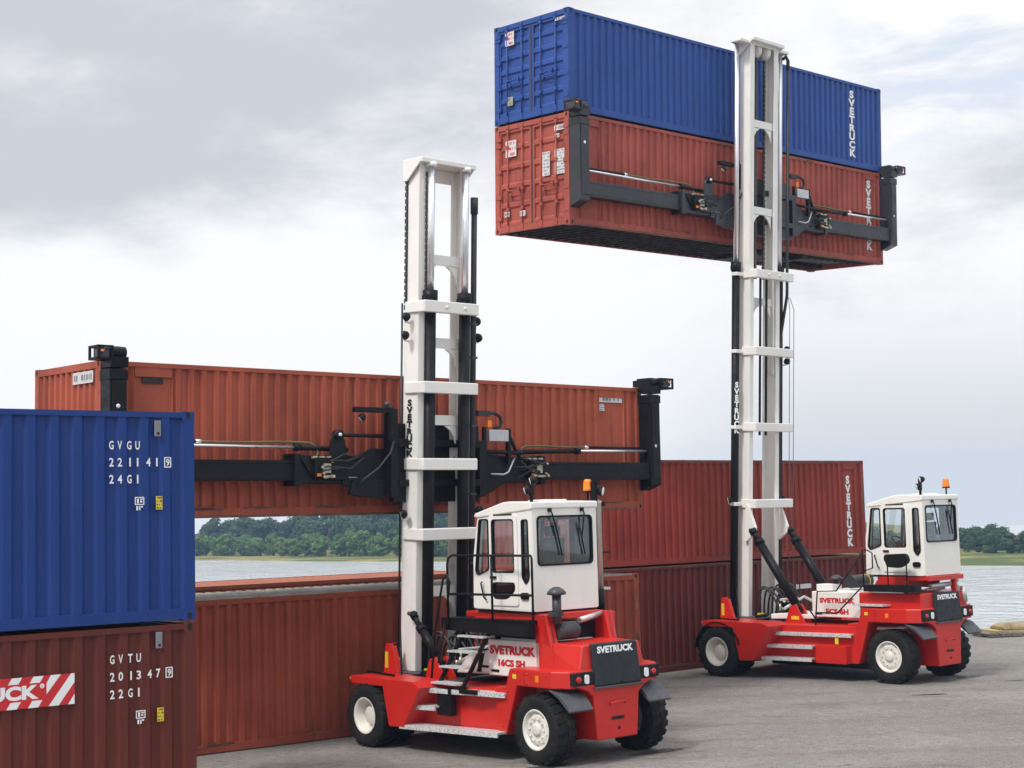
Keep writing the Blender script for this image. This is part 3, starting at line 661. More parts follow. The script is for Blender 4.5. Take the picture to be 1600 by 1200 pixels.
def trees():
    rnd = random.Random(21)
    near = [make_tree_proto('broadleaf_tree', 100+i, 20, 3000, .34+.06*i, .02, .042, M['leaf_near']) for i in range(4)]
    far = [make_tree_proto('broadleaf_tree', 200+i, 18, 2400, .30+.05*i, .03, .045, M['leaf_far']) for i in range(3)]
    bush = [make_tree_proto('shore_bush', 300+i, 9, 420, .6, .02, .10, M['leaf_near']) for i in range(2)]
    used = set()
    def put(protos, s, t, h, label, group, cat='tree', wide=1.0):
        pr = rnd.choice(protos); o = pr if pr.name not in used else copy_tree(pr); used.add(pr.name)
        p = S0+SU*s+SN*t; sc = h; o.location = (p.x, p.y, HGT(s, t)-.05)
        o.rotation_euler = (0, 0, rnd.uniform(0, 6.28)); o.scale = (sc*wide*rnd.uniform(.9, 1.2), sc*wide*rnd.uniform(.9, 1.2), sc)
        tag(o, label, cat, group)
    s = -52.0
    while s < 92:
        put(near, s, rnd.uniform(18, 23), rnd.uniform(3.6, 5.2), 'mid green rounded tree in the front row along the far shore, left of the cab', 'front row of trees on the far shore', wide=1.15); s += rnd.uniform(1.7, 2.6)
    s = -55.0
    while s < 96:
        put(far, s, rnd.uniform(36, 44), rnd.uniform(5.4, 6.8)+max(0, (45-s)*.018), 'dark green tree on the slope behind the front row across the water', 'trees on the slope across the water', wide=1.15); s += rnd.uniform(2.2, 3.2)
    s = -58.0
    while s < 100:
        put(far, s, rnd.uniform(66, 78), rnd.uniform(6.4, 8.2)+max(0, (45-s)*.03), 'bluish green tree high on the wooded slope across the water', 'trees on the upper slope across the water', wide=1.2); s += rnd.uniform(2.8, 3.8)
    s = 116.0
    while s < 172:
        put(far, s, rnd.uniform(35, 40), rnd.uniform(2.4, 3.3), 'dark bluish tree at the edge of the field, right of the far truck', 'trees along the field on the right', wide=1.15); s += rnd.uniform(1.1, 1.7)
    s = 114.0
    while s < 176:
        put(far, s, rnd.uniform(46, 56), rnd.uniform(3.0, 3.9), 'hazy tree in the second row beyond the field on the right', 'second row of trees beyond the field', wide=1.2); s += rnd.uniform(1.4, 2.2)
    for s, t, h in ((6, 15.5, 1.3), (22, 16, 1.2), (38, 15, 2.0), (46, 16, 1.6), (62, 14.5, 1.9)):
        put(bush, s, t, h, 'pale low bush in the grass at the foot of the front row of trees', 'bushes on the far bank', 'bush')
    for s, t, h in ((137, 30, .8), (146, 34, 1.0), (150, 36, 1.2), (142, 12, .6)):
        put(bush, s, t, h, 'small bush in the pale field on the right across the water', 'bushes in the field on the right', 'bush')
    for pr in near+far+bush:
        if pr.name not in used:
            for ch in list(pr.children): bpy.data.objects.remove(ch)
            bpy.data.objects.remove(pr)
trees()

# ------------------------------------------------------------------ lift trucks
def arc(c, r, a0, a1, n, f):
    return [f(c[0]+r*math.cos(a0+(a1-a0)*i/n), c[1]+r*math.sin(a0+(a1-a0)*i/n)) for i in range(n+1)]
def make_wheel(root, x_out, side, y, r, w, deep, steer=0.0, dual=False):
    """tyre with lugs; side -1 = left (outer face towards -x); the wheel object carries its rim as child"""
    rim = r*.56; C = (0, 0, 0); mb = MB()
    def half(w0, w1):
        prof = [(rim, w0), (rim+.02, w0-.012), (r*.78, w0-.02), (r*.90, w0-.005), (r*.965, w0+.035), (r*.975, (w0+w1)/2), (r*.965, w1-.035), (r*.90, w1+.005), (r*.78, w1+.02), (rim+.02, w1+.012), (rim, w1)]
        mb.lathe(prof, 'x', C, 48, caps=False)
        n = 21
        for i in range(n):
            for sgn in (0, 1):
                a = 2*math.pi*(i+.5*sgn)/n; T = Matrix.Rotation(a, 4, 'X'); mid = (w0+w1)/2
                xa, xb = (w0+.004, mid-.008) if sgn == 0 else (mid+.008, w1-.004)
                t0, t1 = (-.055, .02) if sgn == 0 else (-.02, .055)
                hw = math.pi*r/n*.56
                pts0 = [(xa, t0-hw+.03, r*.90), (xb, -hw, r*.955), (xb, hw, r*.955), (xa, t0+hw-.0+.03, r*.90)] if sgn == 0 else [(xa, -hw, r*.955), (xb, t1-hw-.03, r*.90), (xb, t1+hw-.03, r*.90), (xa, hw, r*.955)]
                pts1 = [(p[0], p[1]*.94, q) for p, q in zip(pts0, ([r*.985, r*1.0, r*1.0, r*.985] if sgn == 0 else [r*1.0, r*.985, r*.985, r*1.0]))]
                mb.loft(pts0, pts1, 0, T)
    half(0, w)
    if dual: half(w+.09, 2*w+.09)
    tot = w if not dual else 2*w+.09
    T = Matrix.Translation((x_out, y, r-.012)) @ Matrix.Rotation(steer, 4, 'Z')
    if side > 0: T = T @ Matrix.Rotation(math.pi, 4, 'Z')
    tyre = mb.build('wheel', M['rubber'], root); tyre.matrix_parent_inverse = Matrix.Identity(4); tyre.matrix_basis = T
    rb = MB()
    if deep:
        rb.lathe([(rim+.005, -.012), (rim-.012, -.016), (rim-.03, .0), (rim-.055, .03), (rim-.075, .16), (rim-.10, .175), (rim*.52, .185), (rim*.50, .12), (rim*.44, .10), (0.0, .10)], 'x', C, 40, caps=False)
        for i in range(10):
            a = 2*math.pi*i/10
            rb.lathe([(0, .160), (.014, .160), (.014, .19)], 'x', (0, rim*.68*math.cos(a), rim*.68*math.sin(a)), 6)
    else:
        rb.lathe([(rim+.005, -.012), (rim-.012, -.02), (rim-.028, -.008), (rim-.04, .03), (rim-.065, .04), (rim*.74, .015), (rim*.62, .012), (rim*.46, .022), (rim*.30, .022), (rim*.28, -.004), (rim*.22, -.012), (0, -.012)], 'x', C, 40, caps=False)
        for i in range(10):
            a = 2*math.pi*i/10; rb.lathe([(0, -.014), (.015, -.014), (.017, .014)], 'x', (0, rim*.55*math.cos(a), rim*.55*math.sin(a)), 6)
    ro = rb.build('rim', M['rim'], tyre)
    if not deep:
        for i in range(10):
            a = 2*math.pi*(i+.5)/10; hb = MB(); hb.lathe([(0, .022), (.020, .022), (.020, .035)], 'x', (0, rim*.73*math.cos(a), rim*.73*math.sin(a)), 10)
            hb.build('vent_hole', M['greytxt'], tyre)
    return tyre
def mast_T(yp, zp, lean, xo=0.0):
    """mast frame: x across, y forward from the rear face, z along the mast measured as height"""
    return Matrix.Translation((xo, yp, zp)) @ Matrix.Rotation(math.atan(lean), 4, 'X') @ Matrix.Translation((0, 0, -zp))
def rail_bar(mb, T, x0, x1, y0, y1, z0, z1, open_to, t=.035):
    """C section rail, open towards +x or -x"""
    if open_to > 0: mb.box(x0, x0+t, y0+t, y1-t, z0, z1, 0, T)
    else: mb.box(x1-t, x1, y0+t, y1-t, z0, z1, 0, T)
    mb.box(x0, x1, y0, y0+t, z0, z1, 0, T); mb.box(x0, x1, y1-t, y1, z0, z1, 0, T)
def link_chain(mb, T, x, y, z0, z1, w=.035, d=.05):
    z = z0
    while z < z1:
        e = min(z+.085, z1); mb.box(x-w, x+w, y-d/2, y+d/2, z, e, 0, T)
        e2 = min(z+.12, z1)
        if e2 > e: mb.box(x-w*.55, x+w*.55, y-d*.35, y+d*.35, e, e2, 0, T)
        z += .12
def lamp(mb_body, root, T, at, aim, r=.075, name='work_lamp'):
    """round work lamp: black housing and clear lens"""
    ux = Vector(aim).orthogonal(); Tm = T @ frame_T(at, ux, Vector(aim).normalized().cross(ux))
    b = MB(Tm); b.lathe([(0, -.09), (r*.55, -.085), (r*.9, -.04), (r, .0), (r, .015), (r*.9, .018)], 'z', (0, 0, 0), 16)
    o = b.build(name, M['black'], root)
    l = MB(Tm); l.lathe([(r*.9, .017), (r*.6, .026), (0, .03)], 'z', (0, 0, 0), 16); l.build('lens', M['lens'], o)
    return o
def spreader(root, Tm, C):
    """side clamp spreader in the frame of the container it holds (Tm maps that frame into truck space)"""
    SPM = M['black'] if C['dark'] else M['spreader']; H = C['H']  # near spreader black; the far one has its light put into a greyer colour
    teles = []
    for xa, xb in ((C['xl']+.02, 3.42), (9.0, C['xr']-.02)):
        b = MB(Tm); b.box(xa, xb, -.31, -.035, .61, .96)
        for z in (.665, .915): b.box(xa+.08, xb-.06, -.318, -.305, z-.010, z+.010)
        teles.append(b.build('telescopic_beam', SPM, root, .018))
    b = MB(Tm); b.box(3.36, 9.10, -.36, -.03, .555, 1.045)
    for x in (3.36, 8.98): b.box(x, x+.12, -.385, -.02, .52, 1.07)
    b.box(3.9, 8.6, -.375, -.361, .56, .60)
    main = b.build('spreader_beam', SPM, root, .015)
    # end frames: vertical arm, foot and the twistlock box on top
    for x0, x1, nm in ((C['xl'], C['xl']+.29, 'l'), (C['xr']-.29, C['xr'], 'r')):
        a = MB(Tm); s = -1 if nm == 'l' else 1
        a.prism([(-.36, .50), (-.02, .38), (-.02, H-.16), (-.34, H-.16)], 'x', x0, x1)
        a.box(x0+.03, x1-.03, -.375, -.341, .62, H-.35)
        a.box(x0-.01, x1+.01, -.37, -.0, H-.34, H-.18)
        arm = a.build('clamp_arm', SPM, root, .012)
        h = MB(Tm); xo0, xo1 = (x0-.24, x0+.02) if nm == 'l' else (x1-.02, x1+.36)
        h.box(x0+.0, x1-.06, -.34, .14, H+.015, H+.15); h.box(x0+.06, x1-.10, -.30, .08, H+.15, H+.19); h.prism([(-.38, H-.14), (-.08, H-.14), (-.02, H+.02), (-.40, H+.02)], 'x', x0+.0, x1)
        h.tube([(x0+.02, -.28, H+.09), (x1-.02, -.28, H+.09)], .10, 12)
        y0, y1, z0, z1 = -.42, -.08, H-.03, H+.19; t = .035
        for yy in (y0, y1-t):
            h.box(xo0, xo1, yy, yy+t, z0, z0+t); h.box(xo0, xo1, yy, yy+t, z1-t, z1)
            for xx in (xo0, xo1-t): h.box(xx, xx+t, yy, yy+t, z0, z1)
        for xx in (xo0, xo1-t):
            h.box(xx, xx+t, y0, y1, z0, z0+t); h.box(xx, xx+t, y0, y1, z1-t, z1)
        h.box(min(xo0, xo1), max(xo0, xo1), y0, y1, z0-.006, z0+.012)
        hd = h.build('twistlock_head', SPM, arm)
        v = MB(Tm); xm = (xo0+xo1)/2
        v.tube([(xo0+.05, -.3, H+.06), (xo1-.05, -.3, H+.07)], .06, 10); v.box(xm-.10, xm+.06, -.40, -.2, H+.0, H+.15)
        v.tube([(xm-.1, -.40, H+.05), (xm, -.42, H+.15), (xm+.1, -.40, H+.15), (xm+.15, -.34, H+.04)], .014, 6)
        v.build('twistlock_drive', [M['charcoal']], hd)
        k = MB(Tm); k.lathe([(0, -.07), (.028, -.07), (.028, -.04)], 'z', (xm+.06*s, -.43, H+.12+.03), 8); k.build('indicator_lamp', M['amber'], hd)
        st = MB(Tm); st.lathe([(0, -.379), (.035, -.379), (.035, -.37)], 'y', ((x0+x1)/2-.02, 0, 1.78 if nm == 'l' else 1.30), 12); st.build('bolt_head', M['lens'] if nm == 'l' else M['steel'], arm)
    # extension cylinders and hoses along the top of the beams
    for nm in 'lr':
        tele = teles['lr'.index(nm)]; rod = MB(Tm); xa, xb = (C['xl']+.28, 3.50) if nm == 'l' else (C['xr']-.30, 10.1)
        zz = 1.20
        rod.tube([(xa, -.22, zz), (xb, -.22, zz-.02)], .026, 10)
        rr_ = rod.build('extension_rod', M['chrome'], tele)
        bar = MB(Tm); xc = 4.55 if nm == 'l' else 8.5
        bar.tube([(xb, -.22, zz-.02), (xc, -.22, zz-.05)], .045, 10); bar.tube([(xb-.05, -.22, zz-.02), (xb+.06, -.22, zz-.02)], .065, 10)
        bar.tube([(xa, -.19, zz+.05), (xa+(1.35 if nm == 'l' else -1.7), -.19, zz+.06)], .028, 8)
        bar.build('extension_cylinder', M['black'], main)
        hz = MB(Tm); xs = xa+(1.35 if nm == 'l' else -1.7); e = 1 if nm == 'l' else -1; xe = 3.75 if nm == 'l' else 8.75
        pts = [(xs, -.19, zz+.06)]+[(xs+(xe-xs)*i/6, -.20, zz+.06-.01*math.sin(i)) for i in range(1, 7)]
        pts += [(xe+.12*e, -.22, zz+.02), (xe+.17*e, -.25, zz-.10), (xe+.10*e, -.30, zz-.22), (xe-.02*e, -.36, zz-.30)]
        hz.tube(pts, .020, 6); hz.build('hydraulic_hose', M['olive'], main)
        fit = MB(Tm); fit.tube([(xs-.05, -.19, zz+.06), (xs+.05, -.19, zz+.06)], .036, 8); fit.build('hose_fitting', M['chrome'], tele)
        # valve block with many small fittings and looping hoses
        vx = 3.72 if nm == 'l' else 8.62
        vb = MB(Tm); vb.box(vx, vx+.42, -.46, -.36, .66, 1.0); vb.prism([(vx+.02, .62), (vx+.2, .62), (vx-.12, 1.0), (vx-.26, 1.0)], 'y', -.40, -.37)
        vblk = vb.build('valve_block', M['black'], main, .008)
        rnd = random.Random(3 if nm == 'l' else 4); br = MB(Tm)
        for i in range(7):
            x = vx+rnd.uniform(.02, .5); z = rnd.uniform(.66, .98); l = rnd.uniform(.03, .06)
            br.tube([(x, -.47, z), (x, -.47-l, z)], rnd.uniform(.02, .032), 7)
        br.box(vx+.16, vx+.30, -.50, -.45, .74, .90); br.box(vx+.20, vx+.40, -.48, -.45, .66, .70)
        for i in range(3): br.box(vx-.02+.15*i, vx+.07+.15*i, -.43, -.37, .985, 1.03)
        br.build('valve_fitting', M['brass'], vblk)
        am = MB(Tm); am.box(vx+.04, vx+.11, -.49, -.46, .68, .73); am.build('marker', M['amber'], vblk)
        for i in range(5):
            hh = MB(Tm); x = vx+rnd.uniform(.05, .4); z = rnd.uniform(.7, .95); x2 = x+e*rnd.uniform(.3, .7); z2 = rnd.uniform(.62, 1.05)
            hh.tube([(x, -.48, z), (x+.05*e, -.56, z+.03), ((x+x2)/2, -.55, (z+z2)/2+rnd.uniform(-.12, .12)), (x2, -.46, z2), (x2+.1*e, -.37, z2)], .014, 6); hh.build('hydraulic_hose', M['hose'], main)
    # carriage between beam and mast
    cx = C['cx']; c = MB(Tm); w0, w1 = C['w']
    for xa, xb, side in ((w0, w0+.16, -1), (w1-.16, w1, 1)):
        c.prism([(-.58, .30), (-.36, .42), (-.36, 1.75 if side < 0 else 1.30), (-.42, 1.88 if side < 0 else 1.34), (-.58, 1.88 if side < 0 else 1.34)], 'x', xa, xb)
    c.box(w0+.1, w1-.1, -.50, -.36, .22, 1.62); c.box(w0+.16, w1-.16, -.60, -.5, .5, .62); c.box(w0+.16, w1-.16, -.60, -.5, 1.2, 1.34)
    c.prism([(w0-.80, .36), (w0-.72, .62), (w0, .62), (w0+.02, .30), (w0-.10, .28)], 'y', -.44, -.37)
    c.prism([(w0-.92, .52), (w0+.05, .36), (w0+.05, 1.16), (w0-.30, 1.18), (w0-.66, 1.0), (w0-.92, .98)], 'y', -.40, -.36)
    c.prism([(w0-1.22, .62), (w0-.80, .62), (w0-.87, 1.30), (w0-.96, 1.44), (w0-1.09, 1.44), (w0-1.17, 1.30)], 'y', -.43, -.38)
    c.prism([(w1, .28), (w1+.34, .40), (w1+.62, .58), (w1+1.0, .58), (w1+1.0, 1.02), (w1, 1.12)], 'y', -.40, -.36)
    car = c.build('carriage', M['black'] if C['dark'] else SPM, root, .012)
    a = MB(Tm); a.tube([(w0-1.02, -.42, 1.40), (w0-.0, -.44, 1.39)], .035, 8); a.lathe([(0, -.06), (.085, -.06), (.085, .06), (0, .06)], 'y', (w0-1.02, -.42, 1.40), 14); a.build('guide_rod', M['black'], car)
    a = MB(Tm); a.lathe([(0, -.045), (.03, -.045), (.03, .045), (0, .045)], 'y', (w0-1.02, -.46, 1.40), 10); a.build('pin', M['lens'], car)
    L = MB(Tm); L.box(w0-.74, w0+.1, -.56, -.44, 1.80, 1.89); L.box(w0-.03, w0+.08, -.56, -.44, 1.3, 1.9); brk = L.build('lamp_bracket', M['black'], car, .008)
    lamp(None, brk, Tm, (w0-.60, -.52, 1.69), (-.5, .3, -.6), .07); k = MB(Tm); k.lathe([(0, -.05), (.05, -.03), (.06, .02), (.02, .05)], 'z', (w0-.02, -.5, 1.95), 12); k.build('sensor', M['charcoal'], brk)
    B = MB(Tm); B.box(w1+.14, w1+.62, -.52, -.40, 1.33, 1.55); jb = B.build('junction_box', M['steel'], car, .012)
    s2 = MB(Tm); s2.box(w1+.02, w1+.08, -.5, -.44, 1.0, 1.60); s2.box(w1+.62, w1+.69, -.5, -.42, .9, 1.58); s2.tube([(w1+.65, -.46, 1.5), (w1+.82, -.46, 1.2), (w1+.95, -.46, 1.0)], .035, 8); s2.tube([(w1, -.46, 1.14), (w1+1.0, -.46, 1.12)], .04, 8); s2.build('box_bracket', M['black'], car)
    h2 = MB(Tm); h2.box(w1-.1, w1+.18, -.5, -.4, 1.80, 1.90); h2.tube([(w1+.1, -.45, 1.86), (w1+.30, -.47, 1.87), (w1+.44, -.48, 1.80), (w1+.47, -.48, 1.70), (w1+.42, -.48, 1.60), (w1+.3, -.47, 1.57)], .035, 8); h2.build('hose_loop', M['hose'], car)
    k = MB(Tm); k.box(w1+.12, w1+.22, -.50, -.42, 1.60, 1.72); k.build('connector', M['amber'], car)
    h3 = MB(Tm); h3.tube([(w1+.2, -.47, .72), (w1+.5, -.5, .71), (w1+.62, -.5, .76), (w1+.75, -.48, .96), (w1+.85, -.42, 1.02)], .018, 6); h3.build('hydraulic_hose', M['steel'], car)
    h4 = MB(Tm); h4.tube([(w0+.05, -.6, 1.3), (w0-.02, -.6, 1.1), (w0-.25, -.55, .82), (w0-.55, -.5, .62), (w0-.62, -.45, .5)], .018, 6); h4.build('hydraulic_hose', M['hose'], car)
    h5 = MB(Tm); h5.tube([(w0-.62, -.41, .66), (w0-1.05, -.41, .665), (w0-1.3, -.41, .65)], .012, 6); h5.build('grease_pipe', M['steel'], car)

def inset(poly, d):
    """shrink (d>0) a polygon towards its centre by roughly d on every side"""
    xs = [p[0] for p in poly]; ys = [p[1] for p in poly]; cx = (min(xs)+max(xs))/2; cy = (min(ys)+max(ys))/2
    w = max(xs)-min(xs); h = max(ys)-min(ys); fx = (w-2*d)/w; fy = (h-2*d)/h
    return [(cx+(p[0]-cx)*fx, cy+(p[1]-cy)*fy) for p in poly]
def make_cab(root, y0, p):
    """driver's cab with real openings, panes, rubber seals and an interior; y0 is the rear wall"""
    W0, W1 = -.745, .715
    side = [(0, 2.335), (1.49, 2.36), (1.47, 3.2), (1.33, 3.92), (0, 4.04)]
    wins = {'door': [(.41, 3.83), (.41, 2.95), (.98, 2.95), (.98, 3.83)],
            'foot': [(.40, 2.80), (.40, 2.66), (.60, 2.52), (.96, 2.52), (.99, 2.80)],
            'quarter': [(.075, 3.82), (.06, 2.86), (.15, 2.76), (.245, 2.88), (.235, 3.82)],
            'front quarter': [(1.06, 3.84), (1.06, 3.00), (1.36, 2.90), (1.42, 2.98), (1.30, 3.84)]}
    rear = [(W0+.012, 2.335), (W1-.012, 2.335), (W1-.012, 4.05), (W0+.012, 4.05)]
    rwin = [(-.64, 3.06), (.60, 3.06), (.60, 3.87), (-.64, 3.87)]
    shell = MB()
    rad = {'door': .07, 'foot': .09, 'quarter': .05, 'front quarter': .05}
    rw = {k: rr(v, rad[k]) for k, v in wins.items()}
    side_r = rr(side, .05)
    TL = frame_T((W0+.015, y0, 0), (0, 1, 0), (0, 0, 1)); TR = frame_T((W1-.015, y0, 0), (0, 1, 0), (0, 0, 1))
    TB = frame_T((0, y0+.0, 0), (1, 0, 0), (0, 0, 1))
    vs, fs = plate(side_r, rw.values(), .03)
    shell.add(vs, fs, T=TL); shell.add(vs, fs, T=TR)
    rwr = rr(rwin, .09)
    vs, fs = plate(rr(rear, .04), [rwr], .03); shell.add(vs, fs, T=TB)
    fT = frame_T((0, y0+1.475, 2.36), (1, 0, 0), (0, -.15, 1.54)); fo = [(W0+.02, 0), (W1-.02, 0), (W1-.02, 1.55), (W0+.02, 1.55)]
    fw_ = rr([(-.64, .42), (.61, .42), (.61, 1.47), (-.64, 1.47)], .07); vs, fs = plate(fo, [fw_], .03); shell.add(vs, fs, T=fT)
    shell.box(W0+.03, W1-.03, y0+.016, y0+1.45, 2.345, 2.375)
    cab = shell.build('cab', M['cream'], root, .012)
    door = MB(); vs, fs = plate(rr([(.33, 2.42), (1.035, 2.42), (1.035, 3.90), (.33, 3.90)], .06), [rw['door'], rw['foot']], .018); door.add(vs, fs, T=frame_T((W0-.012, y0, 0), (0, 1, 0), (0, 0, 1)))
    dr = door.build('door', M['cream'], cab, .004)
    hd = MB(); hd.box(W0-.05, W0-.02, y0+.86, y0+1.0, 2.86, 2.90); hd.build('handle', M['black'], dr)
    for xs in (W0+.015, W1-.015):
        T = frame_T((xs, y0, 0), (0, 1, 0), (0, 0, 1)); left = xs < 0
        for k, v in rw.items():
            vs, fs = plate(v, [inset(v, .022)], .062); b = MB(); b.add(vs, fs, T=T); sl = b.build('window_seal', M['black'], cab)
            vs, fs = plate(inset(v, .01), [], .006); g = MB(); g.add(vs, fs, T=T); g.build('window', M['glass'], sl)
    for nm, T, v in (('rear_window', TB, rwr), ('windscreen', fT, fw_)):
        vs, fs = plate(v, [inset(v, .03)], .062); b = MB(); b.add(vs, fs, T=T); sl = b.build('window_seal', M['black'], cab)
        vs, fs = plate(inset(v, .01), [], .006); g = MB(); g.add(vs, fs, T=T); g.build(nm, M['glass'], sl)
    rf = MB(); rf.prism([(y0+a, z) for a, z in [(-.035, 3.99), (-.03, 4.095), (.55, 4.115), (.70, 4.10), (1.39, 3.935), (1.42, 3.88), (1.33, 3.86), (.0, 3.97)]], 'x', W0-.02, W1+.02)
    roof = rf.build('cab_roof', M['cream'], cab, .02)
    ht = MB(); ht.box(-.25, .2, y0+.15, y0+.55, 4.10, 4.135); ht.box(-.62, -.45, y0+.1, y0+.2, 4.1, 4.125); ht.build('roof_hatch', M['white'], roof, .01)
    gt = MB(); gt.tube([(W0-.022, y0+.45, 3.905), (W0-.022, y0+.9, 3.90)], .012, 6); gt.build('rain_gutter', M['black'], roof)
    for x, dx in ((-.36, .18), (.36, -.02)):
        w = MB(); w.box(x-.03, x+.03, y0-.055, y0-.015, 3.93, 3.99); w.tube([(x, y0-.05, 3.96), (x+.03, y0-.06, 3.90), (x+dx, y0-.04, 3.50)], .013, 6); w.tube([(x+dx-.06, y0-.035, 3.75), (x+dx+.07, y0-.035, 3.22)], .014, 6); w.build('wiper', M['black'], cab)
    # interior
    it = MB(); it.box(-.28, .26, y0+.35, y0+.85, 2.75, 2.88); it.prism([(y0+.30, 2.86), (y0+.45, 2.86), (y0+.36, 3.50), (y0+.24, 3.50)], 'x', -.25, .23); it.box(-.16, .14, y0+.25, y0+.34, 3.53, 3.70)
    it.box(-.22, .2, y0+.42, y0+.78, 2.37, 2.76); it.box(.34, .56, y0+.35, y0+.95, 2.60, 2.98); it.build('driver_seat', M['seat'], cab, .02)
    sw = MB(); c = Vector((0, y0+1.08, 3.07)); ring = [(c.x+.19*math.cos(a), c.y+.13*math.sin(a), c.z+.12*math.sin(a)) for a in [2*math.pi*i/20 for i in range(20)]]
    sw.tube(ring, .016, 6, closed=True); sw.tube([(0, y0+1.25, 2.37), (0, y0+1.20, 2.8), tuple(c)], .035, 8); sw.tube([ring[0], ring[10]], .012, 6); sw.box(-.45, .45, y0+1.25, y0+1.42, 2.37, 2.72)
    sw.build('steering_wheel', M['seat'], cab)
    dk = MB(); dk.box(.30, .66, y0+.08, y0+.22, 2.4, 3.85); dk.box(-.70, -.62, y0+.24, y0+.30, 2.4, 3.9); dk.box(W0+.03, W1-.03, y0+.03, y0+1.44, 2.375, 2.39); dk.box(.50, .68, y0+.9, y0+1.3, 2.4, 3.0); dk.build('cab_trim', M['seat'], cab)
    # lamps on the roof
    q = MB(); bx, by = W0+.07, y0+.05; q.tube([(bx, by, 4.0), (bx, by, 4.40)], .028, 8); q.box(bx-.03, bx+.03, by-.03, by+.03, 4.2, 4.46); mastp = q.build('lamp_post', M['black'], cab)
    lamp(None, mastp, Matrix.Identity(4), (bx-.02, by-.03, 4.43), (-.75, .6, -.25), .075); lamp(None, mastp, Matrix.Identity(4), (bx-.12, by, 4.28), (-.8, .6, -.3), .07)
    bx, by = p['beacon'], y0+.16
    q = MB(); q.tube([(bx, by, 4.0), (bx, by, 4.25)], .018, 8); q.lathe([(0, 4.24), (.085, 4.24), (.085, 4.265)], 'z', (bx, by, 0), 14); bp = q.build('beacon_post', M['black'], cab)
    q = MB(); q.lathe([(.082, 4.265), (.078, 4.30), (.07, 4.42), (.055, 4.455), (0, 4.465)], 'z', (bx, by, 0), 16); q.build('beacon', M['amber'], bp)
    if p['rear_lamp']:
        q = MB(); q.box(W1-.02, W1+.07, y0+.02, y0+.10, 4.0, 4.42); q.box(W1+.02, W1+.12, y0+.0, y0+.10, 4.36, 4.48); lp = q.build('lamp_bracket', M['black'], cab)
        lamp(None, lp, Matrix.Identity(4), (W1+.16, y0+.0, 4.25), (.5, -.85, -.2), .09)
    gb = MB(); gb.tube([(W0-.03, y0+1.22, 2.80), (W0-.06, y0+1.22, 2.78), (W0-.06, y0+1.15, 2.55), (W0-.03, y0+1.12, 2.50)], .014, 6); gb.build('grab_handle', M['black'], cab)
    v = MB(); v.prism(rr([(y0+.08, 2.53), (y0+.27, 2.53), (y0+.27, 2.64), (y0+.08, 2.64)], .05), 'x', W0-.03, W0+.0); v.build('vent', M['black'], cab)
    return cab

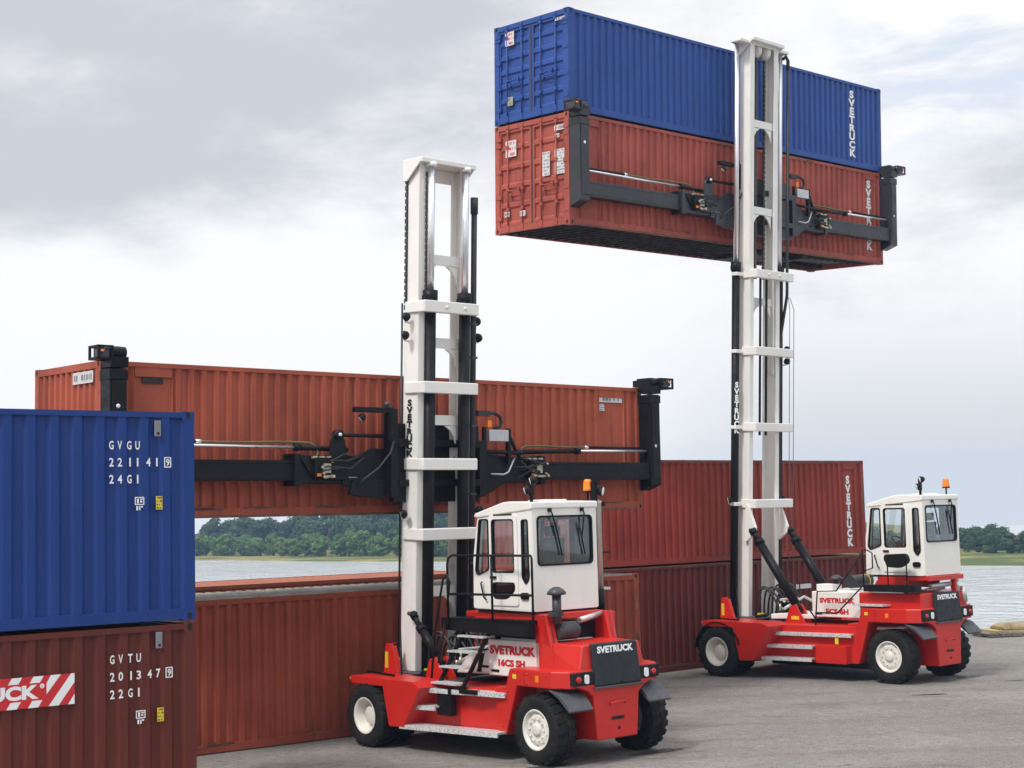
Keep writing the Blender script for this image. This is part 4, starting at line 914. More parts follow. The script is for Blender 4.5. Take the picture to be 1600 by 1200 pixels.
def truck(p):
    Mw = Matrix.Translation((p['O'][0], p['O'][1], 0)) @ Matrix.Rotation(R(p['yaw']), 4, 'Z')
    root = empty('container_lift_truck', Mw); tag(root, p['label'], 'lift truck', 'container lift trucks')
    I = Matrix.Identity(4); inv = Mw.inverted(); big = p['big']
    X = p['X']; zb, zf, zh = p['zb'], p['zf'], p['zh']; yb = p['yb']
    # ---- wheels
    fx, fy, rf = p['FLx'], p['FLy'], p['rF']; rx, ry, r_ = p['RLx'], p['RLy'], p['rR']
    for s in (-1, 1):
        make_wheel(root, s*fx, s, fy, rf, .34 if big else .32, True, dual=True)
        make_wheel(root, s*rx if s < 0 else rx+.25, s, ry, r_, .36, False, steer=R(-2))
    ax = MB(); ax.tube([(-rx+.2, ry, r_-.02), (rx-.2, ry, r_-.02)], .13, 12); ax.box(-.45, .45, ry-.22, ry+.22, .34, .72); ax.tube([(-.75, ry-.2, .55), (.75, ry-.2, .55)], .06, 8)
    ax.tube([(-fx+.3, fy, rf), (fx-.3, fy, rf)], .2, 14); ax.lathe([(0, -.3), (.33, -.2), (.33, .2), (0, .3)], 'x', (0, fy, rf), 16); ax.box(-.85, .85, .75, fy-.75, .26, .41); ax.build('axle_and_shade_box', M['black'], root)  # last box: low black belly added to darken the shadow under the truck
    # ---- counterweight with fenders
    b = MB()
    b.prism([(-X, .62), (-X, yb+.28), (-X+.14, yb), (X-.14, yb), (X, yb+.28), (X, .62)], 'z', zb, zf)
    for s in (-1, 1):
        xa, xb = sorted((s*X, s*(X-.42)))
        b.prism([(1.02, .40), (.84, .41), (.55, zb), (.40, zf-.006), (.72, zf-.006), (.82, zb-.02), (1.10, zb-.05)], 'x', xa+.004, xb-.004)
    b.prism([(-.44, .37), (.44, .37), (.50, zb-.16), (.62, zb-.06), (X-.2, zb+.04), (-X+.2, zb+.04), (-.62, zb-.06), (-.50, zb-.16)], 'y', yb-.035, yb+.5)
    if not big:
        b.loft([(-.74, .36, zf-.02), (.70, .36, zf-.02), (.70, yb+.02, zf-.02), (-.74, yb+.02, zf-.02)], [(-.70, .36, zh), (.66, .36, zh), (.62, yb+.06, zh-.02), (-.62, yb+.06, zh-.02)])
    else:
        b.box(-.92, .92, yb+.04, .92, zf-.02, zh)
    cw = b.build('counterweight', M['red'], root, .022)
    sl = MB(); sl.box(-.13, .15, yb-.042, yb-.02, .66, .71); sl.lathe([(0, yb-.040), (.03, yb-.040), (.03, yb-.02)], 'y', (.03, 0, .53), 10); sl.build('tow_slot', M['hole'], cw)
    for yy, zz in ((.30, zf-.07), (-.15, zf-.07), (.30, zb+.05), (.78, zb-.10), (.90, .55)):
        q = MB(); q.lathe([(0, -X-.014), (.018, -X-.014), (.018, -X+.006)], 'x', (0, yy, zz), 8); q.build('bolt_head', M['red'], cw)
    q = MB(); q.box(-X-.0015, -X+.006, .36, .366, zb+.01, zf-.02); q.build('panel_seam', M['hole'], cw)
    q = MB(); q.box(-X-.003, -X+.003, .55, .64, zf-.16, zf-.09); q.build('warning_sticker', M['yellow'], cw)
    q = MB(); q.tube([(-.16, yb-.036, .90), (-.16, yb-.075, .93), (.0, yb-.085, .94), (.16, yb-.075, .93), (.16, yb-.036, .90)], .012, 6); q.build('pull_handle', M['red'], cw)
    # tail light boxes either side of the radiator
    for s in (-1, 1):
        xa, xb = sorted((s*.49, s*(X-.14))); k = MB(); k.prism([(xa, zb+.05), (xb, zb+.05), (xb, zf-.03), (xa, zf-.03)], 'y', yb-.045, yb+.05)
        lb = k.build('tail_light_box', M['hole'], cw, .006)
        q = MB(); q.lathe([(0, yb-.075), (.045, yb-.07), (.055, yb-.046), (0, yb-.046)], 'y', (s*(X-.27), 0, (zb+zf)/2), 14); q.build('tail_light', M['redlens'], lb)
        q = MB(); q.prism(rr([(s*.66-.04, (zb+zf)/2-.07), (s*.66+.04, (zb+zf)/2-.07), (s*.66+.04, (zb+zf)/2+.07), (s*.66-.04, (zb+zf)/2+.07)], .03), 'y', yb-.07, yb-.046); q.build('reversing_light', M['lens'], lb)
        q = MB(); q.box(min(s*X, s*(X+.006)), max(s*X, s*(X+.006)), .02, .10, (zb+zf)/2-.05, (zb+zf)/2+.05); q.build('side_reflector', M['amber'], cw)
    g = MB(); zt = zh-.0; g.loft([(-.48, yb-.075, zb+.0), (.54, yb-.075, zb+.0), (.54, yb+.03, zb+.0), (-.48, yb+.03, zb+.0)], [(-.48, yb-.02, zt), (.50, yb-.02, zt), (.50, yb+.08, zt), (-.48, yb+.08, zt)])
    gr = g.build('radiator_grille', M['grille'], root, .03, 3)
    q = MB(); q.box(-.50, .56, yb-.09, yb-.03, zb-.035, zb-.001); q.build('grille_lip', M['mud'], gr, .006)
    s_ = (yb-.02-(yb-.075))/(zt-zb); T = frame_T((-.40, yb-.036-.0, zt-.155), (1, 0, 0), (0, s_, 1)); text_obj('lettering', 'SVETRUCK', T, .11, M['whitetxt'], gr, .05, .80)
    q = MB(); q.lathe([(0, yb-.09), (.025, yb-.088), (.025, yb-.06)], 'y', (.10, 0, zb+.05), 10); q.build('latch', M['hole'], gr)
    # rubber mudguards behind the steer wheels
    for s in (-1, 1):
        k = MB(); x0, x1 = sorted((s*(X+.02), s*.62)); k.prism([(yb+.30, zb-.02), (yb+.34, zb-.02), (yb+.12, zb-.13), (yb-.03, zb-.26), (yb-.13, zb-.34), (yb-.15, zb-.31), (yb-.06, zb-.20), (yb+.08, zb-.08)], 'x', x0, x1)
        k.build('mudguard', M['mud'], root, .012)
    # ---- chassis
    c = MB(); yF = fy+.45; c.box(-.58, .58, .35, yF-.3, .44, 1.02 if not big else 1.12)
    A = p['sideA']; B_ = p['sideB']
    for s in (-1, 1):
        c.prism([(s*A, fy-.72), (s*B_, .86), (s*.40, .86), (s*.40, fy-.72)], 'z', .40, p['deck'])
        d0, d1 = sorted((s*(fx+.02-.07), s*.45)); zd = p['fend']
        c.box(d0, d1, fy-.42, fy+.42, zd, zd+.10)
        c.box(min(s*(fx-.03), s*(fx-.07)), max(s*(fx-.03), s*(fx-.07)), fy-.44, fy+.44, zd-.035, zd+.104)
        e0, e1 = sorted((s*(fx-.045), s*(A-.25)))
        c.prism([(fy-.36, zd+.098), (fy-.46, zd-.06), (fy-.62, .40), (fy-1.02, .42), (fy-1.5, p['deck']-.01), (fy-1.3, zd+.09)], 'x', e0, e1)
    ch = c.build('chassis', M['red'], root, .012)
    dk = MB(); dk.box(-.95, .95, fy-.55, yF-.06, p['fend']+.104, p['fend']+.118); dk.box(-.75, .75, fy-1.4, fy-.55, p['deck']+.006, p['deck']+.02)
    dk.build('deck_plate', M['mud'], ch)
    for i in range(9):
        pass
    tb = MB()
    for i in range(9):
        y = fy-.42+i*.115; tb.box(-fx+.30+.02*i, -fx+.34+.02*i, y, y+.06, p['fend']+.09, p['fend']+.14)
    t9 = tb.build('tread_cleats', M['black'], ch)
    for s in (-1, 1):
        q = MB(); q.box(min(s*(fx-.02), s*(fx-.16)), max(s*(fx-.02), s*(fx-.11)), fy+.44, fy+.46, p['fend']+.03, p['fend']+.08); q.build('marker_light', M['amber'], ch)
        l = MB(); pr = []; rl = rf+.07
        pts = [(fy+rl*math.cos(a), rf+rl*math.sin(a)) for a in [R(5+10*i) for i in range(17)]]; pts2 = [(fy+(rl+.02)*math.cos(a), rf+(rl+.02)*math.sin(a)) for a in [R(5+10*i) for i in range(17)]]
        if big: l.prism(pts+pts2[::-1], 'x', *sorted((s*(fx+.0), s*(fx-.75)))); l.build('wheel_arch_liner', M['black'], ch)
    # ---- steps along the left side (and the same on the right)
    for s in (-1, 1):
        for z, ya, yb_, oa, ob in p['steps']:
            k = MB(); k.prism([(s*(oa-.30), ya), (s*oa, ya-.05), (s*ob, yb_), (s*(ob-.30), yb_+.02)], 'z', z-.03, z); k.prism([(s*(oa-.02), ya-.055), (s*(oa+.003), ya-.055), (s*(ob+.003), yb_-.005), (s*(ob-.02), yb_-.005)], 'z', z-.075, z-.001)
            k.build('step', M['tread'], root)
    # ---- front corner tower with sticker and mirror stalk
    for s in (-1, 1):
        tx = s*p['tower'][0]; ty = p['tower'][1]; z0 = p['fend']+.10
        k = MB(); k.prism([(ty-.22, z0), (ty+.20, z0), (ty+.13, z0+.50), (ty-.05, z0+.50)], 'x', tx-.05, tx+.05); k.box(tx-.05+.1, tx+.15, ty+.06, ty+.12, z0, z0+.50)
        tw = k.build('corner_bracket', M['red'], root, .008)
        q = MB(); q.box(tx-.07, tx-.051, ty+.05, ty+.12, z0+.08, z0+.36); q.build('warning_sticker', M['yellow'], tw)
        q = MB(); q.box(tx-.01, tx+.11, ty-.06, ty-.0, z0+.36, z0+.50); q.build('lamp_housing', M['black'], tw); q = MB(); q.box(tx+.02, tx+.10, ty-.1, ty-.05, z0+.2, z0+.26); q.build('lens', M['amber'], tw)
        q = MB(); q.tube([(tx-.30, ty-.62, z0-.26), (tx-.20, ty-.55, z0-.2), (tx-.14, ty-.45, z0), (tx-.13, ty-.42, z0+.75)], .018, 6); q.build('mirror_stalk', M['black'], root)
    # ---- bonnet boxes
    hb = p['hood']; k = MB(); k.box(-hb['x'], hb['x']-.2, hb['y0'], hb['y1'], hb['z0'], hb['z1']); k.box(-hb['x']+.06, hb['x']-.3, hb['y0']+.1, hb['y1']-.25, hb['z1']-.01, hb['z1']+.03)
    if big: k.box(-hb['x']+.12, -hb['x']+.5, hb['y1']-.5, hb['y1']-.05, hb['z1'], hb['z1']+.16)
    bon = k.build('bonnet', M['white'], root, .03, 3)
    w = hb['y1']-hb['y0']
    T = frame_T((-hb['x']-.006, hb['y1']-p['t1'][0], p['t1'][1]), (0, -1, 0), (0, 0, 1)); text_obj('lettering', 'SVETRUCK', T, p['t1'][3], M['redtxt'], bon, .06, p['t1'][2])
    T = frame_T((-hb['x']-.006, hb['y1']-p['t2'][0], p['t2'][1]), (0, -1, 0), (0, 0, 1)); text_obj('lettering', p['model'], T, p['t2'][3], M['redtxt'], bon, .06, p['t2'][2])
    q = MB(); q.prism(rr([(hb['y1']-.28, hb['z0']+.06), (hb['y1']-.08, hb['z0']+.06), (hb['y1']-.08, hb['z0']+.10), (hb['y1']-.28, hb['z0']+.10)], .02), 'x', -hb['x']-.012, -hb['x']-.003); q.build('latch', M['black'], bon)
    l0, l1 = hb['y1']+.01, hb['y1']+.98
    k = MB(); k.prism([(l0, hb['z0']), (l1, hb['z0']-.03), (l1-.12, hb['z0']+.10), (l1-.40, hb['z0']+.36), (l0, hb['z0']+.40)] if not big else [(l0, hb['z0']-.06), (l1+.3, hb['z0']-.10), (l1+.3, hb['z0']+.02), (l0, hb['z0']+.04)], 'x', -hb['x']+.1, hb['x']-.3)
    lb = k.build('front_cover', M['white'], root, .02)
    if not big:
        q = MB(); q.box(-hb['x']+.085, -hb['x']+.099, l0+.1, l0+.26, hb['z0']+.10, hb['z0']+.14); q.build('latch', M['black'], lb)
        q = MB(); q.prism([(l0+.30, hb['z0']+.02), (l0+.40, hb['z0']+.02), (l0+.28, hb['z0']+.40), (l0+.18, hb['z0']+.405)], 'x', -hb['x']+.085, hb['x']-.29); q.build('rubber_strap', M['black'], lb)
    # ---- cab carrier and cab
    y0 = p['cab']; k = MB()
    if not big:
        for s in (-1, 1):
            k.prism([(.02, zf-.03), (.52, zf-.03), (.52, 2.29), (.22, 2.29)], 'x', *sorted((s*.70, s*.62)))
            k.prism([(.02, zf-.03), (.05, zf-.03), (.25, 2.29), (.22, 2.29)], 'x', *sorted((s*.745, s*.575)))
        k.box(-.66, .66, .35, 2.3, 2.20, 2.30); k.box(.70, .86, .26, .34, zf+.3, 2.27)
        k.prism([(.5, 2.08), (2.0, 2.12), (2.0, 2.22), (.5, 2.25)], 'x', -.72, -.64)
    else:
        k.prism([(.72, 2.03), (.50, 2.31), (-.72, 2.33), (-.72, 2.24), (-.15, 2.20), (-.15, 2.0)], 'x', -.72, -.64); k.prism([(.72, 2.03), (.50, 2.31), (-.72, 2.33), (-.72, 2.24), (-.15, 2.20), (-.15, 2.0)], 'x', .64, .72)
        k.box(-.70, .70, -.76, -.70, 2.22, 2.325); k.box(-.64, .64, -.2, .6, 2.22, 2.30); k.box(-.74, -.66, -.22, -.12, zh-.02, 2.2); k.box(.40, .48, -.72, -.62, zh-.02, 2.24)
    car = k.build('cab_carrier', M['red'], root, .012)
    k = MB(); k.box(-.68, .66, y0+.02, y0+1.45, 2.305, 2.333); k.build('rubber_mount', M['black'], car)
    if not big:
        k = MB(); k.box(-.62, .62, .5, 1.7, zf+.10, 2.12); k.box(-.5, .5, .05, .5, zf+.02, zf+.12); k.build('engine', M['black'], root)
        k = MB(); k.tube([(-.55, .20, 2.03), (-.16, .16, 2.03)], .145, 20); af = k.build('air_filter', M['charcoal'], root); q = MB(); q.lathe([(0, -.145), (.125, -.145), (.132, -.16)], 'x', (0, .16, 2.03), 20); q.build('filter_cap', M['mud'], af)
        k = MB(); k.tube([(.0, .22, 2.17), (.60, .34, 2.24)], .048, 12); k.build('silencer', M['exhaust'], root)
        k = MB(); k.tube([(-.58, .12, 2.15), (-.58, .12, 2.62)], .075, 14); k.box(-.72, -.5, .06, .18, 2.28, 2.34); k.lathe([(.06, 2.60), (.15, 2.615), (.155, 2.65), (.11, 2.70), (.05, 2.735), (0, 2.74)], 'z', (-.58, .12, 0), 20); k.build('air_intake', M['charcoal'], root)
        k = MB(); k.tube([(.86, .60, 2.25), (.86, .60, 2.62)], .075, 14); pp = k.build('exhaust_pipe', M['black'], root); q = MB(); q.tube([(.86, .60, 2.62), (.86, .60, 4.05), (.86, .58, 4.10)], .062, 14); q.build('stack', M['exhaust'], pp); q = MB(); q.box(.82, 1.0, .56, .64, 4.0, 4.08); q.build('clamp', M['black'], pp)
    else:
        k = MB(); k.tube([(-.45, -.62, 2.10), (.35, -.62, 2.12)], .05, 12); k.tube([(-.45, -.5, 2.02), (.3, -.5, 2.03)], .035, 12); k.build('silencer', M['steel'], root)
        k = MB(); k.tube([(.55, -.62, 1.98), (.55, -.62, 2.2)], .09, 14); k.tube([(.78, -.70, 1.7), (.80, -.66, 2.05)], .075, 12); k.build('exhaust_pipe', M['exhaust'], root)
        k = MB(); k.tube([(-.62, 1.35, 2.18), (.05, 1.30, 2.18)], .15, 18); af = k.build('air_filter', M['charcoal'], root); q = MB(); q.tube([(-.1, 1.31, 2.18), (-.07, 1.309, 2.18)], .156, 18); q.build('sticker', M['yellow'], af)
        k = MB(); k.tube([(-.45, 1.85, 1.98), (-.45, 1.85, 2.22)], .06, 12); k.lathe([(.05, 2.21), (.16, 2.22), (.165, 2.26), (.05, 2.32), (0, 2.325)], 'z', (-.45, 1.85, 0), 18); k.build('air_intake', M['charcoal'], root)
    cab = make_cab(root, y0, p)
    # ---- access platform, ladder and rails
    if not big:
        k = MB(); k.prism([(.40, 2.22), (2.58, 2.20), (2.58, 2.0), (.40, 1.96)], 'x', -.98, -.80); k.box(-.98, -.60, .45, 2.55, 2.16, 2.20); plat = k.build('side_platform', M['black'], root)
        k = MB(); r0 = .020
        k.tube([(-1.0, 2.36, 2.0)]+[(-1.0, 2.36, 3.10), (-1.0, 2.33, 3.20), (-1.0, 2.24, 3.245), (-1.0, .24, 3.245), (-1.0, .22, 3.2), (-1.0, .22, 2.2)], r0, 8)
        k.tube([(-1.0, 2.36, 2.60), (-1.0, .22, 2.62)], r0, 8); k.tube([(-1.0, 1.21, 2.2), (-1.0, 1.21, 3.245)], r0, 8); k.build('handrail', M['black'], root)
        for s in (1,):
            k = MB(); k.tube([(-1.18, 2.62, 1.2), (-1.10, 2.60, 2.0), (-1.05, 2.42, 2.85), (-1.03, 2.34, 2.92), (-1.02, 2.28, 2.80), (-1.02, 2.36, 2.4)], .02, 8); k.tube([(-1.12, 2.50, 1.45), (-1.03, 2.42, 2.1)], .02, 8); k.build('grab_rail', M['black'], root)
        for y in (1.72+.33, 1.72-.33): pass
        lad = MB()
        for dy in (.34, -.30):
            lad.loft([(-1.26, 2.10+dy, 1.0), (-1.18, 2.10+dy, 1.0), (-1.18, 2.14+dy, 1.0), (-1.26, 2.14+dy, 1.0)], [(-.90, 1.74+dy, 2.0), (-.82, 1.74+dy, 2.0), (-.82, 1.78+dy, 2.0), (-.90, 1.78+dy, 2.0)])
        lad.box(-1.34, -1.22, 1.92, 2.28, .64, 1.08); lad.box(-1.30, -1.18, 1.35, 2.2, 1.02, 1.08)
        ladder = lad.build('ladder', M['black'], root)
        for x, y, z in ((-1.20, 2.10, 1.17), (-1.10, 2.0, 1.43), (-1.0, 1.90, 1.68), (-.90, 1.74, 1.93)):
            t = MB(); t.box(x-.14, x+.12, y-.32, y+.34, z-.03, z); t.build('tread', M['tread'], ladder)
        q = MB(); q.box(.98, 1.42, .95, 1.2, 2.03, 2.22); rp = q.build('right_platform', M['black'], root); q = MB(); q.tube([(1.30, .98, 2.2), (1.30, .98, 3.22)], .02, 8); q.tube([(1.0, .98, 3.22), (1.46, .98, 3.22)], .02, 8); q.build('handrail', M['black'], rp); q = MB(); q.box(1.02, 1.45, .95, 1.15, 2.58, 2.62); q.build('tread', M['tread'], rp)
    else:
        k = MB(); k.box(-1.12, -.86, -.66, .63, 2.0, 2.15); k.box(-.9, -.7, -.6, .6, 2.0, 2.04); plat = k.build('side_platform', M['black'], root)
        k = MB(); k.tube([(-1.1, .02, 2.15), (-1.1, .02, 2.6)], .016, 6); k.tube([(-1.1, -.46, 2.15), (-1.1, -.46, 2.7)], .016, 6); k.tube([(-1.1, .02, 2.36), (-1.1, -.46, 2.36)], .012, 6); k.tube([(-1.1, .65, 2.0), (-1.1, .65, 2.92), (-1.1, .55, 2.92), (-1.1, .40, 2.85), (-1.1, .40, 2.52), (-1.1, .62, 2.45)], .016, 6); k.build('handrail', M['black'], plat)
        k = MB(); k.prism(rr([(-.56, 2.66), (-.34, 2.52), (-.02, 2.54), (.08, 2.72), (.05, 2.82), (-.5, 2.84)], .1, 5), 'x', -1.16, -1.06); k.build('mirror', M['black'], plat, .01)
        k = MB(); k.tube([(-1.25, 1.9, .55), (-1.2, 1.92, 1.3), (-1.12, 1.9, 1.98), (-1.12, 1.38, 2.0), (-1.1, .66, 2.86)], .018, 8); k.tube([(-1.18, 1.92, 1.5), (-1.14, 1.36, 1.51), (-1.1, .68, 2.12)], .018, 8); k.tube([(-1.2, 1.93, 1.38), (-1.1, 2.2, 1.62)], .018, 8); k.build('grab_rail', M['black'], root)
        q = MB(); q.prism([(-X-.02, .92), (-X-.02, .14), (-.9, .10), (-.9, .95)], 'z', 1.68, 1.72); q.build('step', M['tread'], root)
        q = MB(); q.box(-p['sideB']-.24, -p['sideB'], 1.0, 1.82, .40, .80); bb = q.build('battery_box', M['red'], root, .01); q = MB(); q.box(-p['sideB']-.246, -p['sideB']-.238, 1.18, 1.27, .84, .97); q.build('warning_sticker', M['yellow'], bb)
        q = MB(); q.box(-.60, -.58, 2.9, 3.1, 1.30, 1.38); q.build('warning_sticker', M['yellow'], ch)
    # ---- mast
    mt = mast_T(p['my'], p['mz'], p['lean'], p.get('mx', 0.0)); zt1, zt2, zb2 = p['top1'], p['top2'], p['bot2']
    k = MB(mt); hw = p['hw']
    rail_bar(k, mt, -hw, -hw+.145, 0, .42, .75, zt1, 1); rail_bar(k, mt, hw-.145, hw, 0, .42, .75, zt1, -1)
    k.box(-hw-.02, hw+.02, .1, .40, .70, .95)
    mast = k.build('mast', M['white'], root, .008)
    k = MB(mt); iw = hw-.03
    rail_bar(k, mt, -iw, -iw+.165, .05, .37, zb2, zt2, 1); rail_bar(k, mt, iw-.165, iw, .05, .37, zb2, zt2, -1)
    im = k.build('inner_mast', M['white'], root, .006)
    for z in p['inner_cross']:
        q = MB(mt); q.box(-iw+.165, iw-.165, .10, .16, z-.12, z+.06)
        n = 8
        for s in (-1, 1):
            poly = [(s*(iw-.2), z-.13)]+[(s*(iw-.2-.26*(1-math.cos(R(90)*i/n))), z-.13-.30*(1-math.sin(R(90)*i/n))) for i in range(n+1)]
            q.prism([(s*(iw-.2), z-.13), (s*(iw-.2), z-.45), (s*(iw-.24), z-.34), (s*(iw-.32), z-.22), (s*(iw-.46), z-.13)], 'y', .11, .15)
        q.build('inner_crossbar', M['white'], im)
    # top cross head with sloping cheeks
    ct = MB(mt); ct.box(-hw-.03, hw+.03, -.10, .46, zt2+.0, zt2+.09)
    for s in (-1, 1): ct.prism([(-.10, zt2+.09), (.46, zt2+.09), (.46, zt2-.30), (.34, zt2-.30), (-.02, zt2-.02)], 'x', *sorted((s*(hw+.035), s*(hw+.005))))
    ct.box(-hw+.0, hw-.0, .36, .42, zt2-.24, zt2-.0)
    if big: ct.box(-hw-.38, hw+.38, .04, .36, zt2-.06, zt2+.02)
    head = ct.build('mast_head', M['white'], im, .012)
    for s in ((-1, 1) if big else ()):
        sh_ = MB(mt); sh_.lathe([(0, -.05), (.17, -.05), (.17, -.035), (.15, -.025), (.15, .025), (.17, .035), (.17, .05), (0, .05)], 'x', (s*.18, .2, zt2-.16), 20); sh_.build('chain_sheave', M['cream'], head)
    # rear crossbars, wrapping round the sides
    ext = p['bar_ext']
    for i, z in enumerate(p['bars']):
        q = MB(mt); q.box(-hw-.02, hw+ext, -.21, -.075 if not big else -.04, z-.105, z+.105); q.box(-hw-.035, -hw+.0, -.20, .36, z-.105, z+.10); q.box(hw+.0, hw+.035, -.20, .36, z-.105, z+.10)
        if big: q.box(-hw-.30, -hw+.0, .18, .36, z-.06, z+.03)
        if i == len(p['bars'])-1: q.box(-hw-.02, hw+.02, -.075, .02, z-.09, z+.09)
        cb = q.build('crossbar', M['white'], mast, .025, 3)
        if i == len(p['bars'])-1:
            for s in (-.12, .30):
                q = MB(mt); q.lathe([(0, -.235), (.03, -.235), (.03, -.21)], 'y', (s, 0, z), 10); q.build('bolt_head', M['cream'], cb)
    # lift cylinders
    cy = p['cyl']
    for s in (-1, 1):
        x = s*cy['x'] if s < 0 else cy.get('xr', cy['x']); y = cy['y'] if s < 0 else cy.get('yr', cy['y'])
        q = MB(mt); q.tube([(x, y, .95), (x, y, zt1+cy['over'])], cy['r'], 16); q.tube([(x, y, zt1+cy['over']-.02), (x, y, zt1+cy['over']+.20)], cy['r']+.03, 16); q.box(x-.14, x+.10, y-.06, y+.06, zt1+cy['over']+.02, zt1+cy['over']+.10); q.box(x-.12, x+.12, y-.1, y+.1, .86, 1.0)
        lc = q.build('lift_cylinder', M['black'], mast)
        q = MB(mt); q.tube([(x, y, zt1+cy['over']+.15), (x, y, zt2-.04)], cy['r']*.62, 16); q.build('piston_rod', M['chrome'], lc)
        q = MB(mt); q.tube([(x, y, zt2-.06), (x, y, zt2+.02)], cy['r']*.95, 16); q.build('rod_end', M['white'], lc)
        if big and s < 0:
            T = mt @ frame_T((x-.05, y-cy['r']-.003, 5.72), (.75, -.66, 0), (0, 0, 1)); text_obj('lettering', 'S\nV\nE\nT\nR\nU\nC\nK', T @ Matrix.Translation((-.07, 0, 0)), 1.25, M['whitetxt'], lc, .05, .14, 'CENTER', .86)
    if not big:
        T = mt @ frame_T((-hw-.004, .32, 4.97), (0, -1, 0), (0, 0, 1)); text_obj('lettering', 'S\nV\nE\nT\nR\nU\nC\nK', T, 1.02, M['blacktxt'], mast, .06, .20, 'CENTER', .86)
    # chains
    for x, y in p['chains']:
        q = MB(mt); link_chain(q, mt, x, y, p['chain_z0'], zt2-.15); q.build('lift_chain', M['chain'], im)
    # hose run on the right side
    hx = hw+p['hose_dx']
    if not big:
        q = MB(mt); q.tube([(hx, -.02, 1.2), (hx, -.02, zt1-.05), (hx, -.02, zt2-.75)], .055, 10); q.tube([(hx+.0, -.02, zt2-.8), (hx, -.02, zt2-.50)], .072, 10); q.build('hose_run', M['hose'], mast)
        q = MB(mt); q.tube([(-hw-.03, .44, 1.6), (-hw-.03, .44, zt1)], .02, 6); q.build('hose_run', M['hose'], mast)
        for z in [1.8+.62*i for i in range(10)]:
            q = MB(mt); q.box(hx-.062, hx+.058, -.080, .042, z, z+.04); q.build('hose_clip', M['charcoal'], mast)
    else:
        q = MB(mt); q.tube([(hx, .05, zt2-.30), (hx, .05, zt1+.4), (hx, .05, zt1-.55), (hx-.30, .04, zt1-1.75), (hx-.30, .04, 1.3)], .038, 8); q.tube([(hx, .05, zt2-.45), (hx, .05, zt2-.22), (hx-.08, .06, zt2-.12), (hx-.16, .08, zt2-.2)], .045, 8); q.build('hose_run', M['hose'], mast)
        for x in (-.19, .05):
            q = MB(mt); q.tube([(x, -.0, p['bars'][1]-.2), (x, -.0, zt1-.1)], .030, 8); q.build('chain_anchor_rod', M['black'], mast)
        for dx in (.05, .22):
            q = MB(mt); q.tube([(hx+dx, .0, 1.6), (hx+dx, .0, zt1-.9), (hx-.02+dx*.3, .0, zt1-.6)], .009, 5); q.build('cable', M['greytxt'], mast)
    # lamps and brackets on the sides of the mast
    for (x, y, z, ax) in p['lamps']:
        br = MB(mt); br.tube([(x*.86, y, z-.1), (x, y, z-.08), (x, y, z)], .02, 6); bo = br.build('lamp_arm', M['white'], mast); lamp(None, bo, mt, (x, y, z), ax, .085)
    # tilt cylinders and their brackets
    for s in (-1, 1):
        tx = s*p['tilt_x']; a = Vector((tx, *p['tilt_a'])); b_ = Vector((tx, *p['tilt_b'])); d = (b_-a).normalized()
        q = MB(); q.tube([a, a+d*.34], p['tilt_r']*.62, 12); q.tube([a+d*.0, a+d*.12], p['tilt_r']*.9, 10); q.tube([a+d*.30, b_-d*.12], p['tilt_r'], 16); q.tube([a+d*.30, a+d*.42], p['tilt_r']*1.15, 16); q.tube([b_-d*.14, b_+d*.08], p['tilt_r']*.8, 10)
        tc = q.build('tilt_cylinder', M['black'], root)
        q = MB(); q.lathe([(0, -.09), (.035, -.09), (.035, .09), (0, .09)], 'x', tuple(a), 10); q.lathe([(0, -.1), (.03, -.1), (.03, .1), (0, .1)], 'x', tuple(b_), 10); q.build('pin', M['mud'], tc)
        q = MB(); q.prism([(b_.y-.32, p['deck']-.05), (b_.y+.30, p['deck']-.05), (b_.y+.12, b_.z+.05), (b_.y-.02, b_.z+.09)], 'x', *sorted((tx+s*.10, tx+s*.14)))
        q.prism([(b_.y-.32, p['deck']-.05), (b_.y+.30, p['deck']-.05), (b_.y+.12, b_.z+.05), (b_.y-.02, b_.z+.09)], 'x', *sorted((tx-s*.10, tx-s*.14))); tbk = q.build('cylinder_bracket', M['red'], root)
        if big:
            q = MB(); q.box(tx-.15, tx-.14, b_.y-.12, b_.y+.10, p['deck']+.08, p['deck']+.16); q.build('warning_sticker', M['yellow'], tbk)
            q = MB()
            ym = lambda z: p['my']-p['lean']*(z-p['mz'])
            q.prism([(ym(4.0)+.05, 4.0), (ym(4.0)-.02, 4.0), (a.y-.06, a.z+.05), (a.y-.03, a.z-.10), (ym(3.1)-.0, 3.12), (ym(3.1)+.08, 3.1)], 'x', *sorted((tx-s*.05, tx-s*.13))); q.build('tilt_bracket', M['white'], mast, .006)
    # hoses at the foot of the mast
    rnd = random.Random(11 if big else 12); yq = p['my']-.15; zq = p['deck']
    for i in range(7):
        x = -.45+.16*i; pts = [(x, yq+.05, zq+.05), (x-.02, yq-.05, zq+.5+rnd.uniform(0, .25)), (x+.05, yq-.25, zq+.68+rnd.uniform(-.1, .2)), (x+.1, yq-.5, zq+.45), (x+.12, yq-.6, zq)]
        q = MB(); sm = []
        for j in range(len(pts)-1):
            for t in range(4):
                u = t/4; p0, p1, p2, p3 = [Vector(pts[max(0, min(len(pts)-1, j+k_))]) for k_ in (-1, 0, 1, 2)]
                sm.append(.5*((2*p1)+(p2-p0)*u+(2*p0-5*p1+4*p2-p3)*u*u+(3*p1-p0-3*p2+p3)*u**3))
        sm.append(Vector(pts[-1])); q.tube(sm, .024, 6); q.build('hydraulic_hose', M['hose'], root)
    q = MB(); q.box(-.35, .35, yq-.75, yq-.45, zq, zq+.22); q.tube([(-.9, yq-.35, zq+.1), (-.5, yq-.3, zq+.12)], .06, 10); q.box(-.2, .3, yq-.7, yq-.5, zq+.2, zq+.42); vb = q.build('control_valve', M['black'], root, .01)
